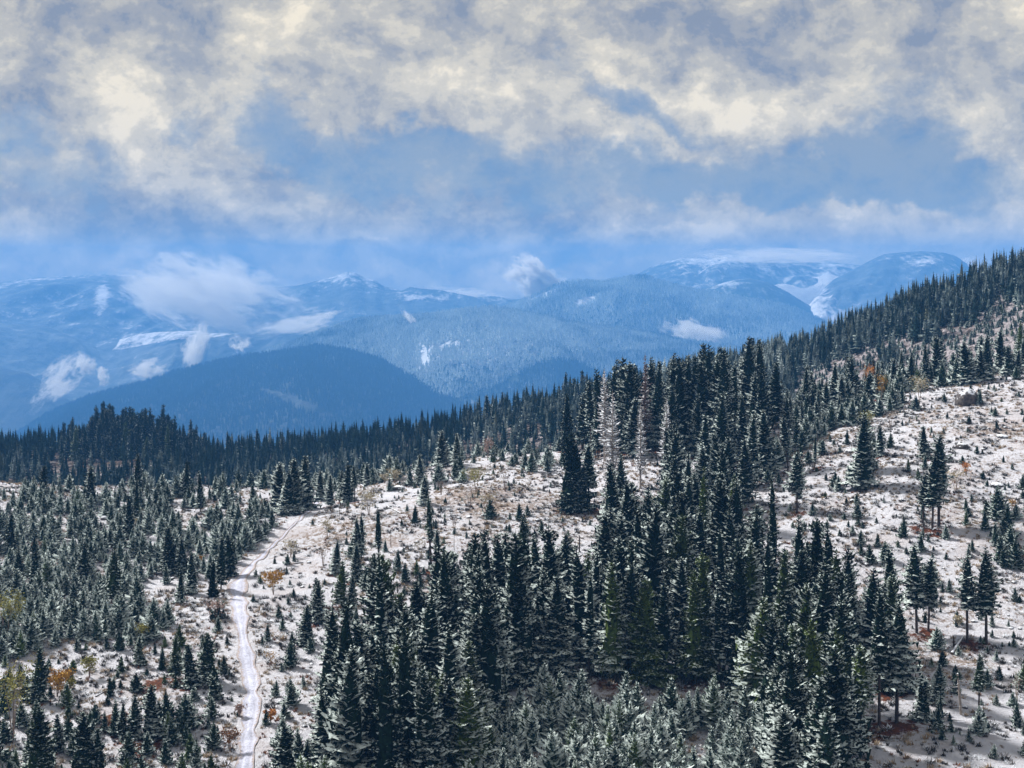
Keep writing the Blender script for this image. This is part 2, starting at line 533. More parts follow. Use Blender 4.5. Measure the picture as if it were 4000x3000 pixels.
n = len(C)
A = np.zeros((n + 3, n + 3))
A[:n, :n] = tps((cx[:, None] - cx) ** 2 + (cyy[:, None] - cyy) ** 2) + np.eye(n) * 0.004
A[:n, n:] = np.stack([np.ones(n), cx, cyy], 1)
A[n:, :n] = A[:n, n:].T
WT = np.linalg.solve(A, np.concatenate([cz, np.zeros(3)]))
YS = np.concatenate([np.arange(60, 150, 6), np.arange(150, 430, 1.3), np.arange(430, 640, 5)])
XS = np.arange(-330, 331, 1.5)
GX, GY = np.meshgrid(XS, YS)
GZ = np.zeros_like(GX)
for i in range(len(YS)):
    x_, y_ = GX[i] / 100, GY[i] / 100
    GZ[i] = tps((x_[:, None] - cx) ** 2 + (y_[:, None] - cyy) ** 2) @ WT[:n] + WT[n] + WT[n + 1] * x_ + WT[n + 2] * y_
GZ += fbm(GX / 3.6 + 9, GY / 4.2, 3, 0.6) * 0.9 + fbm(GX / 38, GY / 38, 3) * 3.0 + fbm(GX / 9 + 50, GY / 9, 4, 0.6) * 1.5


def zat(x, y):
    x, y = np.asarray(x, float), np.asarray(y, float)
    fx = np.clip(np.interp(x, XS, np.arange(len(XS))), 0, len(XS) - 1.001)
    fy = np.clip(np.interp(y, YS, np.arange(len(YS))), 0, len(YS) - 1.001)
    ix, iy = fx.astype(int), fy.astype(int)
    tx, ty = fx - ix, fy - iy
    return (GZ[iy, ix] * (1 - tx) + GZ[iy, ix + 1] * tx) * (1 - ty) + (GZ[iy + 1, ix] * (1 - tx) + GZ[iy + 1, ix + 1] * tx) * ty


_DS = np.arange(150, 470, 0.5)


def hit(x2, y2):
    """where the line of sight through a study-view point meets the hillside (or the closest miss)"""
    px, py = x2 * K, y2 * K
    X = (px - 512) / F * _DS
    ray = (HY - py) / F * _DS
    d = zat(X, _DS) - ray
    k = np.argmax(d >= 0) if (d >= 0).any() else int(np.argmax(d / _DS))
    D = _DS[k]
    return np.array(((px - 512) / F * D, D, float(zat((px - 512) / F * D, D))))


def proj(p):
    return (512 + F * p[0] / p[1]) / K, (HY - F * p[2] / p[1]) / K


# ------------------------------------------------------------------ tree shapes (a few of each kind, shared by the copies)
def spruce_mesh(name, seed, H, base, width, spacing, nb, mat_f, up=0.0, droop=0.45, gaps=0.0, core=True, pw=0.85, trunk=False, tw=0.30):
    r = random.Random(seed)
    b = MB()
    z = base * H
    crown = H - z
    lev = 0
    lop = r.uniform(0, 6.28)
    while z < H * 0.985:
        u = (z - base * H) / crown
        R = width * (1 - u) ** pw * (0.55 + 0.45 * min(1, u * 6 + 0.35)) + 0.12
        R *= r.uniform(0.70, 1.15)
        k_ = max(4, int(nb * (1 - 0.45 * u)))
        a0 = r.uniform(0, 6.28)
        for k in range(k_):
            if r.random() < gaps:
                continue
            a = a0 + 6.283 * k / k_ + r.uniform(-0.35, 0.35)
            L = R * r.uniform(0.62, 1.22) * (1 + 0.20 * math.sin(a + lop + z * 0.25))
            dx, dy = math.cos(a), math.sin(a)
            nx, ny = -dy, dx
            zz = z + r.uniform(-0.4, 0.4) * spacing
            ss = (0.0, 0.3, 0.58, 0.82, 1.0)
            dr = droop * r.uniform(0.7, 1.3) * (1 - 0.6 * u)
            upb = up + 0.55 * u
            sp = []
            for s in ss:
                h = zz + L * (upb * s - dr * s ** 1.4 + 0.22 * s ** 3)
                sp.append((dx * L * s, dy * L * s, h))
            ws = (0.07, 0.8, 1.0, 0.6, 0.10)
            W = tw * L + 0.10
            vs, fs = list(sp), []
            for sgn in (-1, 1):
                for i in range(5):
                    w = W * ws[i] * r.uniform(0.5, 1.25)
                    f_ = 0.10 * L
                    vs.append((sp[i][0] + sgn * nx * w + dx * f_ * r.uniform(-.5, 1), sp[i][1] + sgn * ny * w + dy * f_ * r.uniform(-.5, 1), sp[i][2] - w * r.uniform(0.25, 0.7)))
            for i in range(4):
                fs.append((i, i + 1, 5 + i + 1))
                fs.append((i, 5 + i + 1, 5 + i))
                fs.append((i, 10 + i, 10 + i + 1))
                fs.append((i, 10 + i + 1, i + 1))
            b.add(vs, fs, 0, list(ss) * 3)
            for i in (1, 2, 3):       # hanging twigs under the branch
                h = (0.16 + 0.2 * dr) * L * r.uniform(0.7, 1.5) + 0.12
                p, q = sp[i], sp[i - 1 if r.random() < .5 else min(4, i + 1)]
                o = r.uniform(-0.5, 0.5) * W
                b.add([(p[0] + nx * o, p[1] + ny * o, p[2] - 0.03), (q[0], q[1], q[2] - 0.03), ((p[0] + q[0]) / 2 + nx * o * 1.4, (p[1] + q[1]) / 2 + ny * o * 1.4, (p[2] + q[2]) / 2 - h)], [(0, 1, 2)])
        z += spacing * r.uniform(0.75, 1.25) * (1 - 0.35 * u)
        lev += 1
    b.tube([(0, 0, H * 0.93), (0, 0, H * 1.02)], [0.10, 0.02], 5)
    if core:
        m_, prev = 9, None
        for j in range(7):
            u = j / 6.0
            zc = base * H + crown * (0.02 + 0.90 * u)
            rad = width * 0.55 * (1 - u) ** pw * (0.6 + 0.4 * min(1, u * 6)) + 0.03
            ring = [(math.cos(6.283 * k / m_) * rad * r.uniform(.7, 1.2), math.sin(6.283 * k / m_) * rad * r.uniform(.7, 1.2), zc + r.uniform(-.3, .3) * spacing) for k in range(m_)]
            if prev:
                b.add(prev + ring, [(k, (k + 1) % m_, m_ + (k + 1) % m_, m_ + k) for k in range(m_)])
            prev = ring
    if trunk:
        trunk_into(b, H, r, base, 1)
        return b.mesh(name, [mat_f, M['bark']])
    return b.mesh(name, [mat_f])


def trunk_into(b, H, r, base, mi):
    rt = 0.011 * H + 0.05
    b.tube([(0, 0, -1.2), (0, 0, 0.3), (r.uniform(-.1, .1), r.uniform(-.1, .1), H * 0.45), (0, 0, H * 0.96)], [rt * 1.5, rt, rt * 0.75, 0.03], 7, mi)
    if base > 0.2:
        for _ in range(int(22 * base)):
            z = r.uniform(0.25, 1.0) * base * H
            a = r.uniform(0, 6.28)
            L = r.uniform(0.4, 1.5)
            b.tube([(0, 0, z), (math.cos(a) * L, math.sin(a) * L, z - 0.3 * L)], [0.05, 0.015], 4, mi)


def trunk_mesh(name, seed, H, base):
    b = MB()
    trunk_into(b, H, random.Random(seed), base, 0)
    return b.mesh(name, [M['bark']])


MATURE = []                # full crown, crown above a bare trunk, thin crowns
specs = [(24, .06, 4.6, .66, 9, .0), (26, .10, 4.3, .70, 8, .03), (23, .05, 5.1, .64, 9, .0), (27, .14, 3.8, .70, 8, .06), (25, .08, 4.7, .66, 9, .02),
         (26, .33, 3.6, .62, 8, .04), (27, .42, 3.2, .62, 8, .06), (25, .38, 4.0, .62, 8, .03),
         (24, .25, 1.7, .60, 7, .18), (26, .45, 1.5, .60, 7, .15)]
for i, (H, ba, wd, spc, nb, gp) in enumerate(specs):
    cm = spruce_mesh('spruce_crown_%d' % i, 100 + i, H, ba, wd, spc, nb, M['spruce'], gaps=gp, droop=.55, pw=.55 if wd > 2 else .42)
    MATURE.append(dict(H=H, base=ba, crown=cm, trunk=trunk_mesh('spruce_trunk_%d' % i, 200 + i, H, ba),
                       both=spruce_mesh('spruce_whole_%d' % i, 100 + i, H, ba, wd, spc, nb, M['spruce'], gaps=gp, droop=.55, pw=.55 if wd > 2 else .42, trunk=True)))
FULL, BARE, THIN = [0, 1, 2, 3, 4], [5, 6, 7], [8, 9]
YOUNG = []
for i, (H, wd, up) in enumerate([(7, 2.5, .15), (7, 2.2, .2), (7, 2.9, .12), (7, 2.3, .22), (7, 3.2, .1)]):
    cm = spruce_mesh('young_crown_%d' % i, 300 + i, H, .03, wd, .40, 11, M['young'], up=up * 0.5, droop=.34, pw=.85, tw=.26)
    YOUNG.append(dict(H=H, base=.03, crown=cm, trunk=trunk_mesh('young_trunk_%d' % i, 400 + i, H, .03),
                      both=spruce_mesh('young_whole_%d' % i, 300 + i, H, .03, wd, .40, 11, M['young'], up=up * 0.5, droop=.34, pw=.85, tw=.26, trunk=True)))
DEAD = []
for i, (H, wd, mt) in enumerate([(27, 3.2, 'dead'), (25, 2.8, 'dead'), (27, 2.4, 'red_dead')]):
    cm = spruce_mesh('dead_crown_%d' % i, 500 + i, H, .22, wd, .62, 8, M[mt], gaps=.12, core=False, droop=.35, pw=.7, tw=.13)
    tb = MB()
    trunk_into(tb, H, random.Random(600 + i), .22, 0)
    DEAD.append(dict(H=H, base=.22, crown=cm, trunk=tb.mesh('dead_trunk_%d' % i, [M[mt]])))


def far_tree_mesh(name, seed, H, wd, mat):
    r = random.Random(seed)
    b = MB()
    m_ = 7
    for j in range(5):
        z0, z1 = H * (0.04 + 0.18 * j), H * min(1.0, 0.04 + 0.18 * j + 0.36)
        R = wd * (1 - j / 5.2) ** 0.85
        vs = [(math.cos(6.283 * k / m_ + j) * R * r.uniform(.6, 1.25), math.sin(6.283 * k / m_ + j) * R * r.uniform(.6, 1.25), z0 - r.uniform(0, .05) * H) for k in range(m_)] + [(0, 0, z1)]
        b.add(vs, [(k, (k + 1) % m_, m_) for k in range(m_)])
    b.tube([(0, 0, -3), (0, 0, H * .3)], [0.3, 0.2], 4)
    return b.mesh(name, [mat])


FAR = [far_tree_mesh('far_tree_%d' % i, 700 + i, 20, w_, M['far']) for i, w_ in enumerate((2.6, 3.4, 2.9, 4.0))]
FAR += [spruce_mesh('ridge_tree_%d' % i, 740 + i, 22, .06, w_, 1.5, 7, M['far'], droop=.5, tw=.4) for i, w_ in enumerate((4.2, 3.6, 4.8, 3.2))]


# ------------------------------------------------------------------ scattering (masses only)
def gn_group(name, sources):
    ng = bpy.data.node_groups.new(name, 'GeometryNodeTree')
    ng.interface.new_socket('Geometry', in_out='INPUT', socket_type='NodeSocketGeometry')
    ng.interface.new_socket('Geometry', in_out='OUTPUT', socket_type='NodeSocketGeometry')
    gi, go = ng.nodes.new('NodeGroupInput'), ng.nodes.new('NodeGroupOutput')
    j = ng.nodes.new('GeometryNodeJoinGeometry')
    for s in reversed(sources):
        oi = ng.nodes.new('GeometryNodeObjectInfo')
        oi.inputs['Object'].default_value = s
        oi.inputs['As Instance'].default_value = True
        ng.links.new(oi.outputs['Geometry'], j.inputs[0])
    ip = ng.nodes.new('GeometryNodeInstanceOnPoints')
    ip.inputs['Pick Instance'].default_value = True

    def na(nm, ty):
        a = ng.nodes.new('GeometryNodeInputNamedAttribute')
        a.data_type = ty
        a.inputs['Name'].default_value = nm
        return a.outputs['Attribute']
    ng.links.new(gi.outputs[0], ip.inputs['Points'])
    ng.links.new(j.outputs[0], ip.inputs['Instance'])
    ng.links.new(na('pick', 'INT'), ip.inputs['Instance Index'])
    ng.links.new(na('rot', 'FLOAT_VECTOR'), ip.inputs['Rotation'])
    ng.links.new(na('size', 'FLOAT_VECTOR'), ip.inputs['Scale'])
    ng.links.new(ip.outputs[0], go.inputs[0])
    return ng


_SRC = {}


def scatter(name, pts, meshes, scl, frost, warm, rng, label=None, cat=None, wide=None):
    pts = np.asarray(pts, np.float32)
    if not len(pts):
        return None
    me = bpy.data.meshes.new(name)
    me.vertices.add(len(pts))
    me.vertices.foreach_set('co', pts.ravel())
    k = len(pts)
    for nm, ty, arr in (('pick', 'INT', rng.randint(0, len(meshes), k)),):
        me.attributes.new(nm, ty, 'POINT').data.foreach_set('value', np.asarray(arr, np.int32))
    ro = np.stack([rng.normal(0, .02, k), rng.normal(0, .02, k), rng.uniform(0, 6.28, k)], 1)
    scl = np.asarray(scl, float)
    w_ = scl * (rng.uniform(.8, 1.2, k) if wide is None else wide)
    me.attributes.new('rot', 'FLOAT_VECTOR', 'POINT').data.foreach_set('vector', ro.astype(np.float32).ravel())
    me.attributes.new('size', 'FLOAT_VECTOR', 'POINT').data.foreach_set('vector', np.stack([w_, w_, scl], 1).astype(np.float32).ravel())
    float_attr(me, 'frost', frost)
    float_attr(me, 'warm', warm)
    o = bpy.data.objects.new(name, me)
    sc.collection.objects.link(o)
    src = []
    for m_ in meshes:
        if m_.name not in _SRC:
            _SRC[m_.name] = bpy.data.objects.new(m_.name + '_source', m_)
        src.append(_SRC[m_.name])
    mod = o.modifiers.new('scatter', 'NODES')
    mod.node_group = gn_group(name + '_scatter', src)
    tag(o, label, cat, kind='stuff')
    return o


# ------------------------------------------------------------------ far hills
def inpoly(x, y, poly):
    x, y = np.asarray(x, float), np.asarray(y, float)
    c = np.zeros(x.shape, bool)
    j = len(poly) - 1
    for i in range(len(poly)):
        xi, yi = poly[i]
        xj, yj = poly[j]
        c ^= ((yi > y) != (yj > y)) & (x < (xj - xi) * (y - yi) / (yj - yi + 1e-12) + xi)
        j = i
    return c


class Hill:
    def __init__(s, name, sky, Dr, Df, yfoot, mat, amp=0.0, wl=300.0, snow=None, nx=220, nt=70, lean=0.5, ridge=0.15, x0=None, x1=None):
        s.sx = np.array([p[0] for p in sky], float)
        s.sy = np.array([p[1] for p in sky], float)
        far = 1.0 if isinstance(Dr, list) else FS
        if far > 1:
            Dr, Df = Dr * FS, Df * FS
        s.far = far > 1
        s.Dr, s.Df, s.yf, s.amp, s.wl, s.lean, s.ridge = Dr, Df, yfoot, amp * far * (1.7 if far > 1 else 1), wl * far * (1.3 if far > 1 else 1), lean, ridge
        s.x0, s.x1 = (s.sx[0] if x0 is None else x0), (s.sx[-1] if x1 is None else x1)
        xs = np.linspace(s.x0, s.x1, nx)
        ts = np.concatenate([np.linspace(-0.5, 0, 5)[:-1], np.linspace(0, 1, nt), np.linspace(1, 1.6, 8)[1:]])
        X, T = np.meshgrid(xs, ts)
        P = s.at(X, T)
        me = grid_mesh(name, P)
        sx2, sy2 = (512 + F * P[..., 0] / P[..., 1]) / K, (HY - F * P[..., 2] / P[..., 1]) / K
        sn = snow(sx2, sy2, P) if snow else np.full(X.shape, 0.3)
        float_attr(me, 'snow', sn)
        s.obj = tag(link(name, me, mat), kind='structure')

    def _d(s, v, X):
        return np.interp(X, [p[0] for p in v], [p[1] for p in v]) if isinstance(v, (list, tuple)) else v + 0 * X

    def at(s, X, T):
        X, T = np.asarray(X, float), np.asarray(T, float)
        Dr, Df, yf = s._d(s.Dr, X), s._d(s.Df, X), s._d(s.yf, X)
        zr = (HY - np.interp(X, s.sx, s.sy) * K) / F * Dr
        zf = (HY - yf * K) / F * Df
        D = Df + (Dr - Df) * T
        st = np.where(T < 0, T, (1 - s.lean) * T + s.lean * np.sin(np.clip(T, 0, 1) * math.pi / 2))
        z = zf + (zr - zf) * st
        z = np.where(T > 1, zr - 0.4 * (D - Dr), z)
        z = np.where(T < 0, zf - 0.3 * (Df - D), z)
        x = (X * K - 512) / F * D
        e = np.clip(T, 0, 1)
        env = np.where(T > 1, s.ridge, np.where(T < 0, 0.3, 0.3 + 0.7 * np.sin(e * math.pi)) * (1 - e ** 6) + s.ridge * e ** 6)
        nn = fbm(x / s.wl + 3 * s.Dr_seed(), D / (s.wl * 1.6), 6, 0.5) * 2
        if s.far:       # gullies and spurs running down the slope
            wv = fbm(x / s.wl * .7 + 40, D / s.wl * .5, 3) * 1.6
            rg = 1 - 2.6 * np.abs(fbm(x / (s.wl * .8) + wv + 5 * s.Dr_seed(), D / (s.wl * 2.6) + 7, 5, .55))
            nn = 0.45 * nn + 0.75 * (rg - .62)
        z = z + env * s.amp * nn
        return np.stack([x, D, z], -1)

    def Dr_seed(s):
        return (s._d(s.Dr, np.array(0.0)) % 97) / 7.0


def ell(x, y, cx_, cyy_, rx, ry, rot=0):
    a = math.radians(rot)
    dx, dy = x - cx_, y - cyy_
    u = (dx * math.cos(a) + dy * math.sin(a)) / rx
    v = (-dx * math.sin(a) + dy * math.cos(a)) / ry
    return np.exp(-(u * u + v * v))


# valley floor far below, hidden by the hills from the look-out but there all the same
vx, vy = np.meshgrid(np.linspace(-11800, 11800, 70), np.linspace(-300, 15300, 70))
vm_ = grid_mesh('ground', np.stack([vx, vy, -1170 + 20 * fbm(vx / 900, vy / 900)], -1))
float_attr(vm_, 'snow', np.full(vx.size, 0.2))
tag(link('ground', vm_, M['hill_dark']), kind='structure')

Hill('mountain', [(-300, 625), (0, 610), (60, 602), (130, 597), (230, 592), (300, 597), (370, 606), (500, 616), (600, 620), (650, 616), (700, 605), (730, 596), (750, 591), (768, 597), (792, 613), (812, 616), (830, 632), (870, 642), (930, 650), (1000, 657), (1100, 652), (1200, 662), (1300, 670), (1500, 690)],
     8500, 6600, 760, M['hill_far'], 170, 900, lambda x, y, P: 0.17 + 0.22 * np.exp(-np.clip(y - np.interp(x, [0, 230, 500, 752, 900], [608, 592, 616, 600, 645]), 0, 99) / 7) + 0.45 * ell(x, y, 220, 640, 14, 40, 8) + 0.35 * ell(x, y, 900, 643, 45, 7), ridge=.02, nx=300, nt=80)
Hill('mountain', [(1250, 640), (1380, 592), (1400, 580), (1440, 566), (1470, 560), (1530, 562), (1600, 556), (1660, 562), (1720, 566), (1790, 566), (1850, 572), (1950, 580), (2100, 600), (2400, 620)],
     8800, 7000, 720, M['hill_far'], 170, 700, lambda x, y, P: 0.26 + 0.3 * np.exp(-np.clip(y - 560, 0, 99) / 12), ridge=.05, nx=260)
Hill('mountain', [(1560, 760), (1620, 735), (1700, 692), (1730, 672), (1760, 640), (1800, 604), (1840, 584), (1880, 562), (1910, 549), (1950, 545), (1990, 543), (2040, 546), (2065, 553), (2090, 570), (2120, 592), (2200, 640), (2400, 740)],
     7800, 6200, 800, M['hill_far'], 120, 600, lambda x, y, P: 0.16 + 0.5 * ell(x, y, 1745, 650, 45, 60, -40) + 0.25 * ell(x, y, 1990, 560, 60, 14), ridge=.02, nx=260)
Hill('snowy_hill', [(1420, 668), (1480, 640), (1530, 622), (1560, 612), (1590, 604), (1620, 602), (1660, 610), (1700, 630), (1740, 655), (1800, 690), (1900, 740)],
     7200, 6400, 740, M['hill_mid'], 60, 500, lambda x, y, P: 0.28 + 0.5 * ell(x, y, 1570, 612, 40, 8) + 0.2 * ell(x, y, 1600, 640, 90, 30), ridge=.02)
Hill('snow_field', [(1600, 640), (1640, 618), (1680, 609), (1720, 606), (1765, 598), (1790, 592), (1815, 598), (1860, 640)], 8200, 7600, 640, M['field'], 10, 500, lambda x, y, P: 0.8 - 1.2 * (y > 616 + 3 * np.sin(x / 4)), ridge=.0, nx=80, nt=30)
G1 = Hill('wooded_hill', [(-300, 700), (0, 698), (100, 705), (200, 742), (230, 752), (262, 732), (300, 722), (340, 717), (400, 715), (470, 718), (540, 714), (600, 700), (680, 690), (740, 706), (800, 740), (900, 780)],
          6900, 5600, 860, M['hill_far'], 110, 600, lambda x, y, P: 0.14 + 0.40 * inpoly(x, y, [(215, 762), (262, 728), (310, 716), (400, 706), (450, 714), (500, 722), (440, 732), (380, 733), (300, 748)]) + .2 * ell(x, y, 640, 700, 100, 20), ridge=.01, nx=300)
Hill('wooded_hill', [(-300, 770), (0, 795), (60, 806), (110, 830), (170, 856), (240, 868), (300, 852), (380, 836), (480, 812), (560, 800), (700, 800)],
     5900, 5000, 930, M['hill_dark'], 60, 500, lambda x, y, P: np.full(x.shape, 0.15), ridge=.02)
HB = Hill('wooded_hill', [(900, 740), (960, 712), (1040, 688), (1100, 664), (1150, 641), (1200, 619), (1225, 612), (1260, 610), (1300, 614), (1340, 606), (1372, 600), (1395, 600), (1420, 610), (1480, 626), (1560, 640), (1640, 654), (1700, 664), (1750, 684), (1850, 730), (1950, 780)],
          6600, 5600, 800, M['hill_mid'], 70, 380, lambda x, y, P: 0.30 + 0.75 * ell(x, y, 1262, 652, 34, 12, -20) + 0.45 * ell(x, y, 1170, 640, 90, 16, -22) + .1 * ell(x, y, 1400, 620, 60, 20), ridge=.02, nx=300)  # pale left flank: sunlight painted in as extra snow
HC = Hill('wooded_hill', [(1150, 760), (1230, 712), (1300, 697), (1380, 686), (1450, 688), (1530, 700), (1600, 722), (1680, 742), (1760, 770), (1860, 800)],
          6100, 5300, 860, M['hill_mid'], 50, 320, lambda x, y, P: 0.25 + 0.9 * ell(x, y, 1440, 702, 90, 22, 5) + 0.3 * ell(x, y, 1330, 700, 60, 10), ridge=.03)
H2 = Hill('wooded_hill', [(380, 880), (460, 810), (560, 768), (640, 738), (700, 716), (780, 692), (840, 688), (900, 684), (960, 678), (1010, 672), (1060, 667), (1110, 673), (1160, 684), (1250, 702), (1330, 712), (1400, 722), (1470, 738), (1550, 748), (1640, 762), (1760, 800), (1900, 850)],
          5600, 4300, 930, M['hill_mid'], 70, 300, lambda x, y, P: 0.14 + 0.6 * ell(x, y, 980, 760, 240, 60, -10) + 0.25 * ell(x, y, 1100, 790, 120, 30, 15) + .7 * ell(x, y, 916, 770, 12, 30), ridge=.02, nx=360, nt=110)  # broad pale oval: a sun patch painted into the snow amount
H1 = Hill('wooded_hill', [(-300, 1060), (0, 958), (60, 925), (100, 898), (150, 876), (200, 856), (300, 832), (380, 806), (450, 788), (520, 773), (600, 763), (680, 750), (760, 760), (820, 778), (880, 812), (960, 850), (1100, 880), (1300, 900), (1500, 920)],
          4800, 3300, 1050, M['hill_dark'], 45, 240, lambda x, y, P: 0.10 + 0.3 * ell(x, y, 640, 870, 110, 14, 20) + 0.15 * ell(x, y, 700, 790, 100, 15), ridge=.03, nx=300, nt=110)
HR = Hill('ridge', [(-350, 965), (0, 968), (80, 965), (150, 958), (210, 952), (300, 958), (400, 976), (500, 988), (600, 976), (700, 968), (800, 956), (900, 940), (1000, 915), (1100, 890), (1180, 872), (1260, 856), (1360, 840), (1450, 824), (1540, 806), (1600, 800), (1660, 780), (1740, 764), (1800, 735), (1900, 696), (1980, 660), (2060, 632), (2130, 606), (2212, 584), (2500, 530)],
          [(-350, 900), (1100, 860), (1500, 820), (2212, 760), (2500, 760)], [(-350, 560), (1100, 560), (1600, 540), (2212, 520), (2500, 520)], [(-350, 1130), (700, 1120), (1300, 1030), (1800, 950), (2212, 880), (2500, 850)],
          M['clearing'], 9, 60, lambda x, y, P: 0.30 + 0.25 * (x > 1400) + 0 * x, ridge=.08, nx=420, nt=120)


def forest_on(hill, name, k, xr, tr, hr, frost_f, warm_f, meshes, seed, keep=None, label=None):
    r = np.random.RandomState(seed)
    X = r.uniform(xr[0], xr[1], k)
    T = np.sqrt(r.uniform(tr[0] ** 2 if tr[0] > 0 else 0, tr[1] ** 2, k)) if tr[0] > 0 else r.uniform(tr[0], tr[1], k)
    P = hill.at(X, T)
    sx_, sy_ = (512 + F * P[:, 0] / P[:, 1]) / K, (HY - F * P[:, 2] / P[:, 1]) / K
    if keep is not None:
        m_ = keep(sx_, sy_, P, r)
        P, sx_, sy_ = P[m_], sx_[m_], sy_[m_]
    h = r.uniform(hr[0], hr[1], len(P))
    return scatter(name, P, meshes, h / 20.0, frost_f(sx_, sy_, P, r), warm_f(sx_, sy_, P, r), r, label, 'forest')


zero = lambda x, y, P, r: (r.rand(len(x)) < 0.03) * 0.6
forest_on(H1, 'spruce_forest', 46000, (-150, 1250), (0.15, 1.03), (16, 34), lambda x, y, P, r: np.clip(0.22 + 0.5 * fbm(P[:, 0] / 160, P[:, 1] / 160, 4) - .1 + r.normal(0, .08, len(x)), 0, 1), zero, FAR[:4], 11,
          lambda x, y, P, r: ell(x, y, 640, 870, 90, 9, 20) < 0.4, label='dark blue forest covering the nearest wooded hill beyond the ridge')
forest_on(H2, 'spruce_forest', 60000, (450, 1800), (0.05, 1.03), (19, 38), lambda x, y, P, r: np.clip(0.60 - 0.45 * (y > 820 + 40 * np.sin(x / 70)) - 0.3 * (y > 880) + 0.6 * ell(x, y, 980, 760, 260, 70, -10) + 0.9 * fbm(P[:, 0] / 200, P[:, 1] / 200, 4) + r.normal(0, .12, len(x)), 0, 1), zero, FAR[:4], 12,  # extra frost in the mid-hill oval paints the same sun patch
          lambda x, y, P, r: (ell(x, y, 916, 770, 10, 26) < 0.5) & (fbm(P[:, 0] / 120 + 9, P[:, 1] / 120, 3) > -0.24), label='frosted forest covering the broad hill with painted sun patches in the middle distance')
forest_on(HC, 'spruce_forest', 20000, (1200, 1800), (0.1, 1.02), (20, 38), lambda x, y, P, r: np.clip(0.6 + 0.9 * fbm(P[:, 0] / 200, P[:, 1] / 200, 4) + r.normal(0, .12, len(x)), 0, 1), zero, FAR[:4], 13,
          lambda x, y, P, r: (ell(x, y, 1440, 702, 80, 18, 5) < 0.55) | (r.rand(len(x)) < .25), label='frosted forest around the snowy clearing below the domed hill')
forest_on(HB, 'spruce_forest', 30000, (980, 1850), (0.1, 1.02), (22, 42), lambda x, y, P, r: np.clip(0.75 - .5 * ell(x, y, 1385, 602, 22, 8) + 0.8 * fbm(P[:, 0] / 300, P[:, 1] / 300, 4) + r.normal(0, .12, len(x)), 0, 1), zero, FAR[:4], 14,  # high frost here is partly sunlight put into the tree colour
          lambda x, y, P, r: (ell(x, y, 1262, 652, 30, 10, -20) < 0.5) & (ell(x, y, 1170, 640, 90, 10, -22) < r.rand(len(x))), label='snow-frosted forest with painted sunlight on the domed hill beneath the bright cloud')

CLR = [[(60, 1030), (140, 990), (230, 965), (300, 968), (380, 975), (430, 985), (420, 1000), (330, 1012), (250, 1030), (160, 1045)],
       [(240, 950), (290, 950), (290, 962), (250, 964)], [(690, 990), (720, 985), (720, 1005), (690, 1010)], [(1100, 965), (1160, 960), (1160, 985), (1100, 985)],
       [(870, 960), (950, 955), (950, 975), (870, 980)],
       [(1650, 855), (1750, 800), (1830, 770), (1950, 735), (2000, 745), (1900, 790), (1800, 825)], [(2010, 720), (2060, 700), (2120, 715), (2040, 745)], [(2150, 700), (2260, 640), (2290, 680), (2200, 720)]]


def keep_ridge(x, y, P, r):
    k = np.ones(len(x), bool)
    for c in CLR:
        k &= ~(inpoly(x, y, c) & (r.rand(len(x)) < 0.9))
    k &= ~((fbm(P[:, 0] / 40, P[:, 1] / 40, 3) > 0.16) & (r.rand(len(x)) < .75))
    return k


ridge_frost = lambda x, y, P, r: np.clip(0.08 + 0.20 * (x > 1000) + 0.22 * (x > 1400) + 0.18 * (y - np.interp(x, HR.sx, HR.sy) > 45) + r.normal(0, .12, len(x)) + .4 * fbm(P[:, 0] / 50, P[:, 1] / 50, 3), 0.05, 1)
ridge_warm = lambda x, y, P, r: (r.rand(len(x)) < 0.04) * r.uniform(.3, .9, len(x))
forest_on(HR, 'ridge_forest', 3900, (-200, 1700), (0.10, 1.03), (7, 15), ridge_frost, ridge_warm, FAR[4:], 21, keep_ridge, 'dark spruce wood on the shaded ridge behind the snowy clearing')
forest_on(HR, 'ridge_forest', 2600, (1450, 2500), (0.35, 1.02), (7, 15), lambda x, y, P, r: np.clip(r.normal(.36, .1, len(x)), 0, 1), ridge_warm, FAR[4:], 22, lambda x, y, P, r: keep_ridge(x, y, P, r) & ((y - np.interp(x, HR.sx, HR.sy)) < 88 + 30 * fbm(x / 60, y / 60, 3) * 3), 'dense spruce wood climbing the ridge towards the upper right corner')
forest_on(HR, 'ridge_forest', 120, (130, 430), (0.66, 1.02), (9, 16), lambda x, y, P, r: np.full(len(x), .1), zero, [m['both'] for m in MATURE[:4]], 24, None, 'dark spruces around the foot of the tall clump on the shaded ridge')
forest_on(HR, 'ridge_forest', 80, (200, 380), (0.70, 1.02), (13, 22), lambda x, y, P, r: np.full(len(x), .1), zero, [m['both'] for m in MATURE[:4]], 23, None, 'tall dark spruce clump on the highest left part of the shaded ridge')

# ------------------------------------------------------------------ hillside trees: where each one stands
RC = {'C1': (0, 1600, .45208), 'C2': (1000, 1600, .45208), 'C3': (2000, 1350, .45208), 'C4': (3000, 1350, .45208), 'C5': (3000, 2050, .45208),
      'B4': (0, 2000, .6029), 'B5': (1333, 2000, .6029), 'B6': (2666, 2000, .6029)}


def cr_(c, x, y):
    ox, oy, s = RC[c]
    return (ox + x * s) / 4000 * 2212, (oy + y * s) / 4000 * 2212


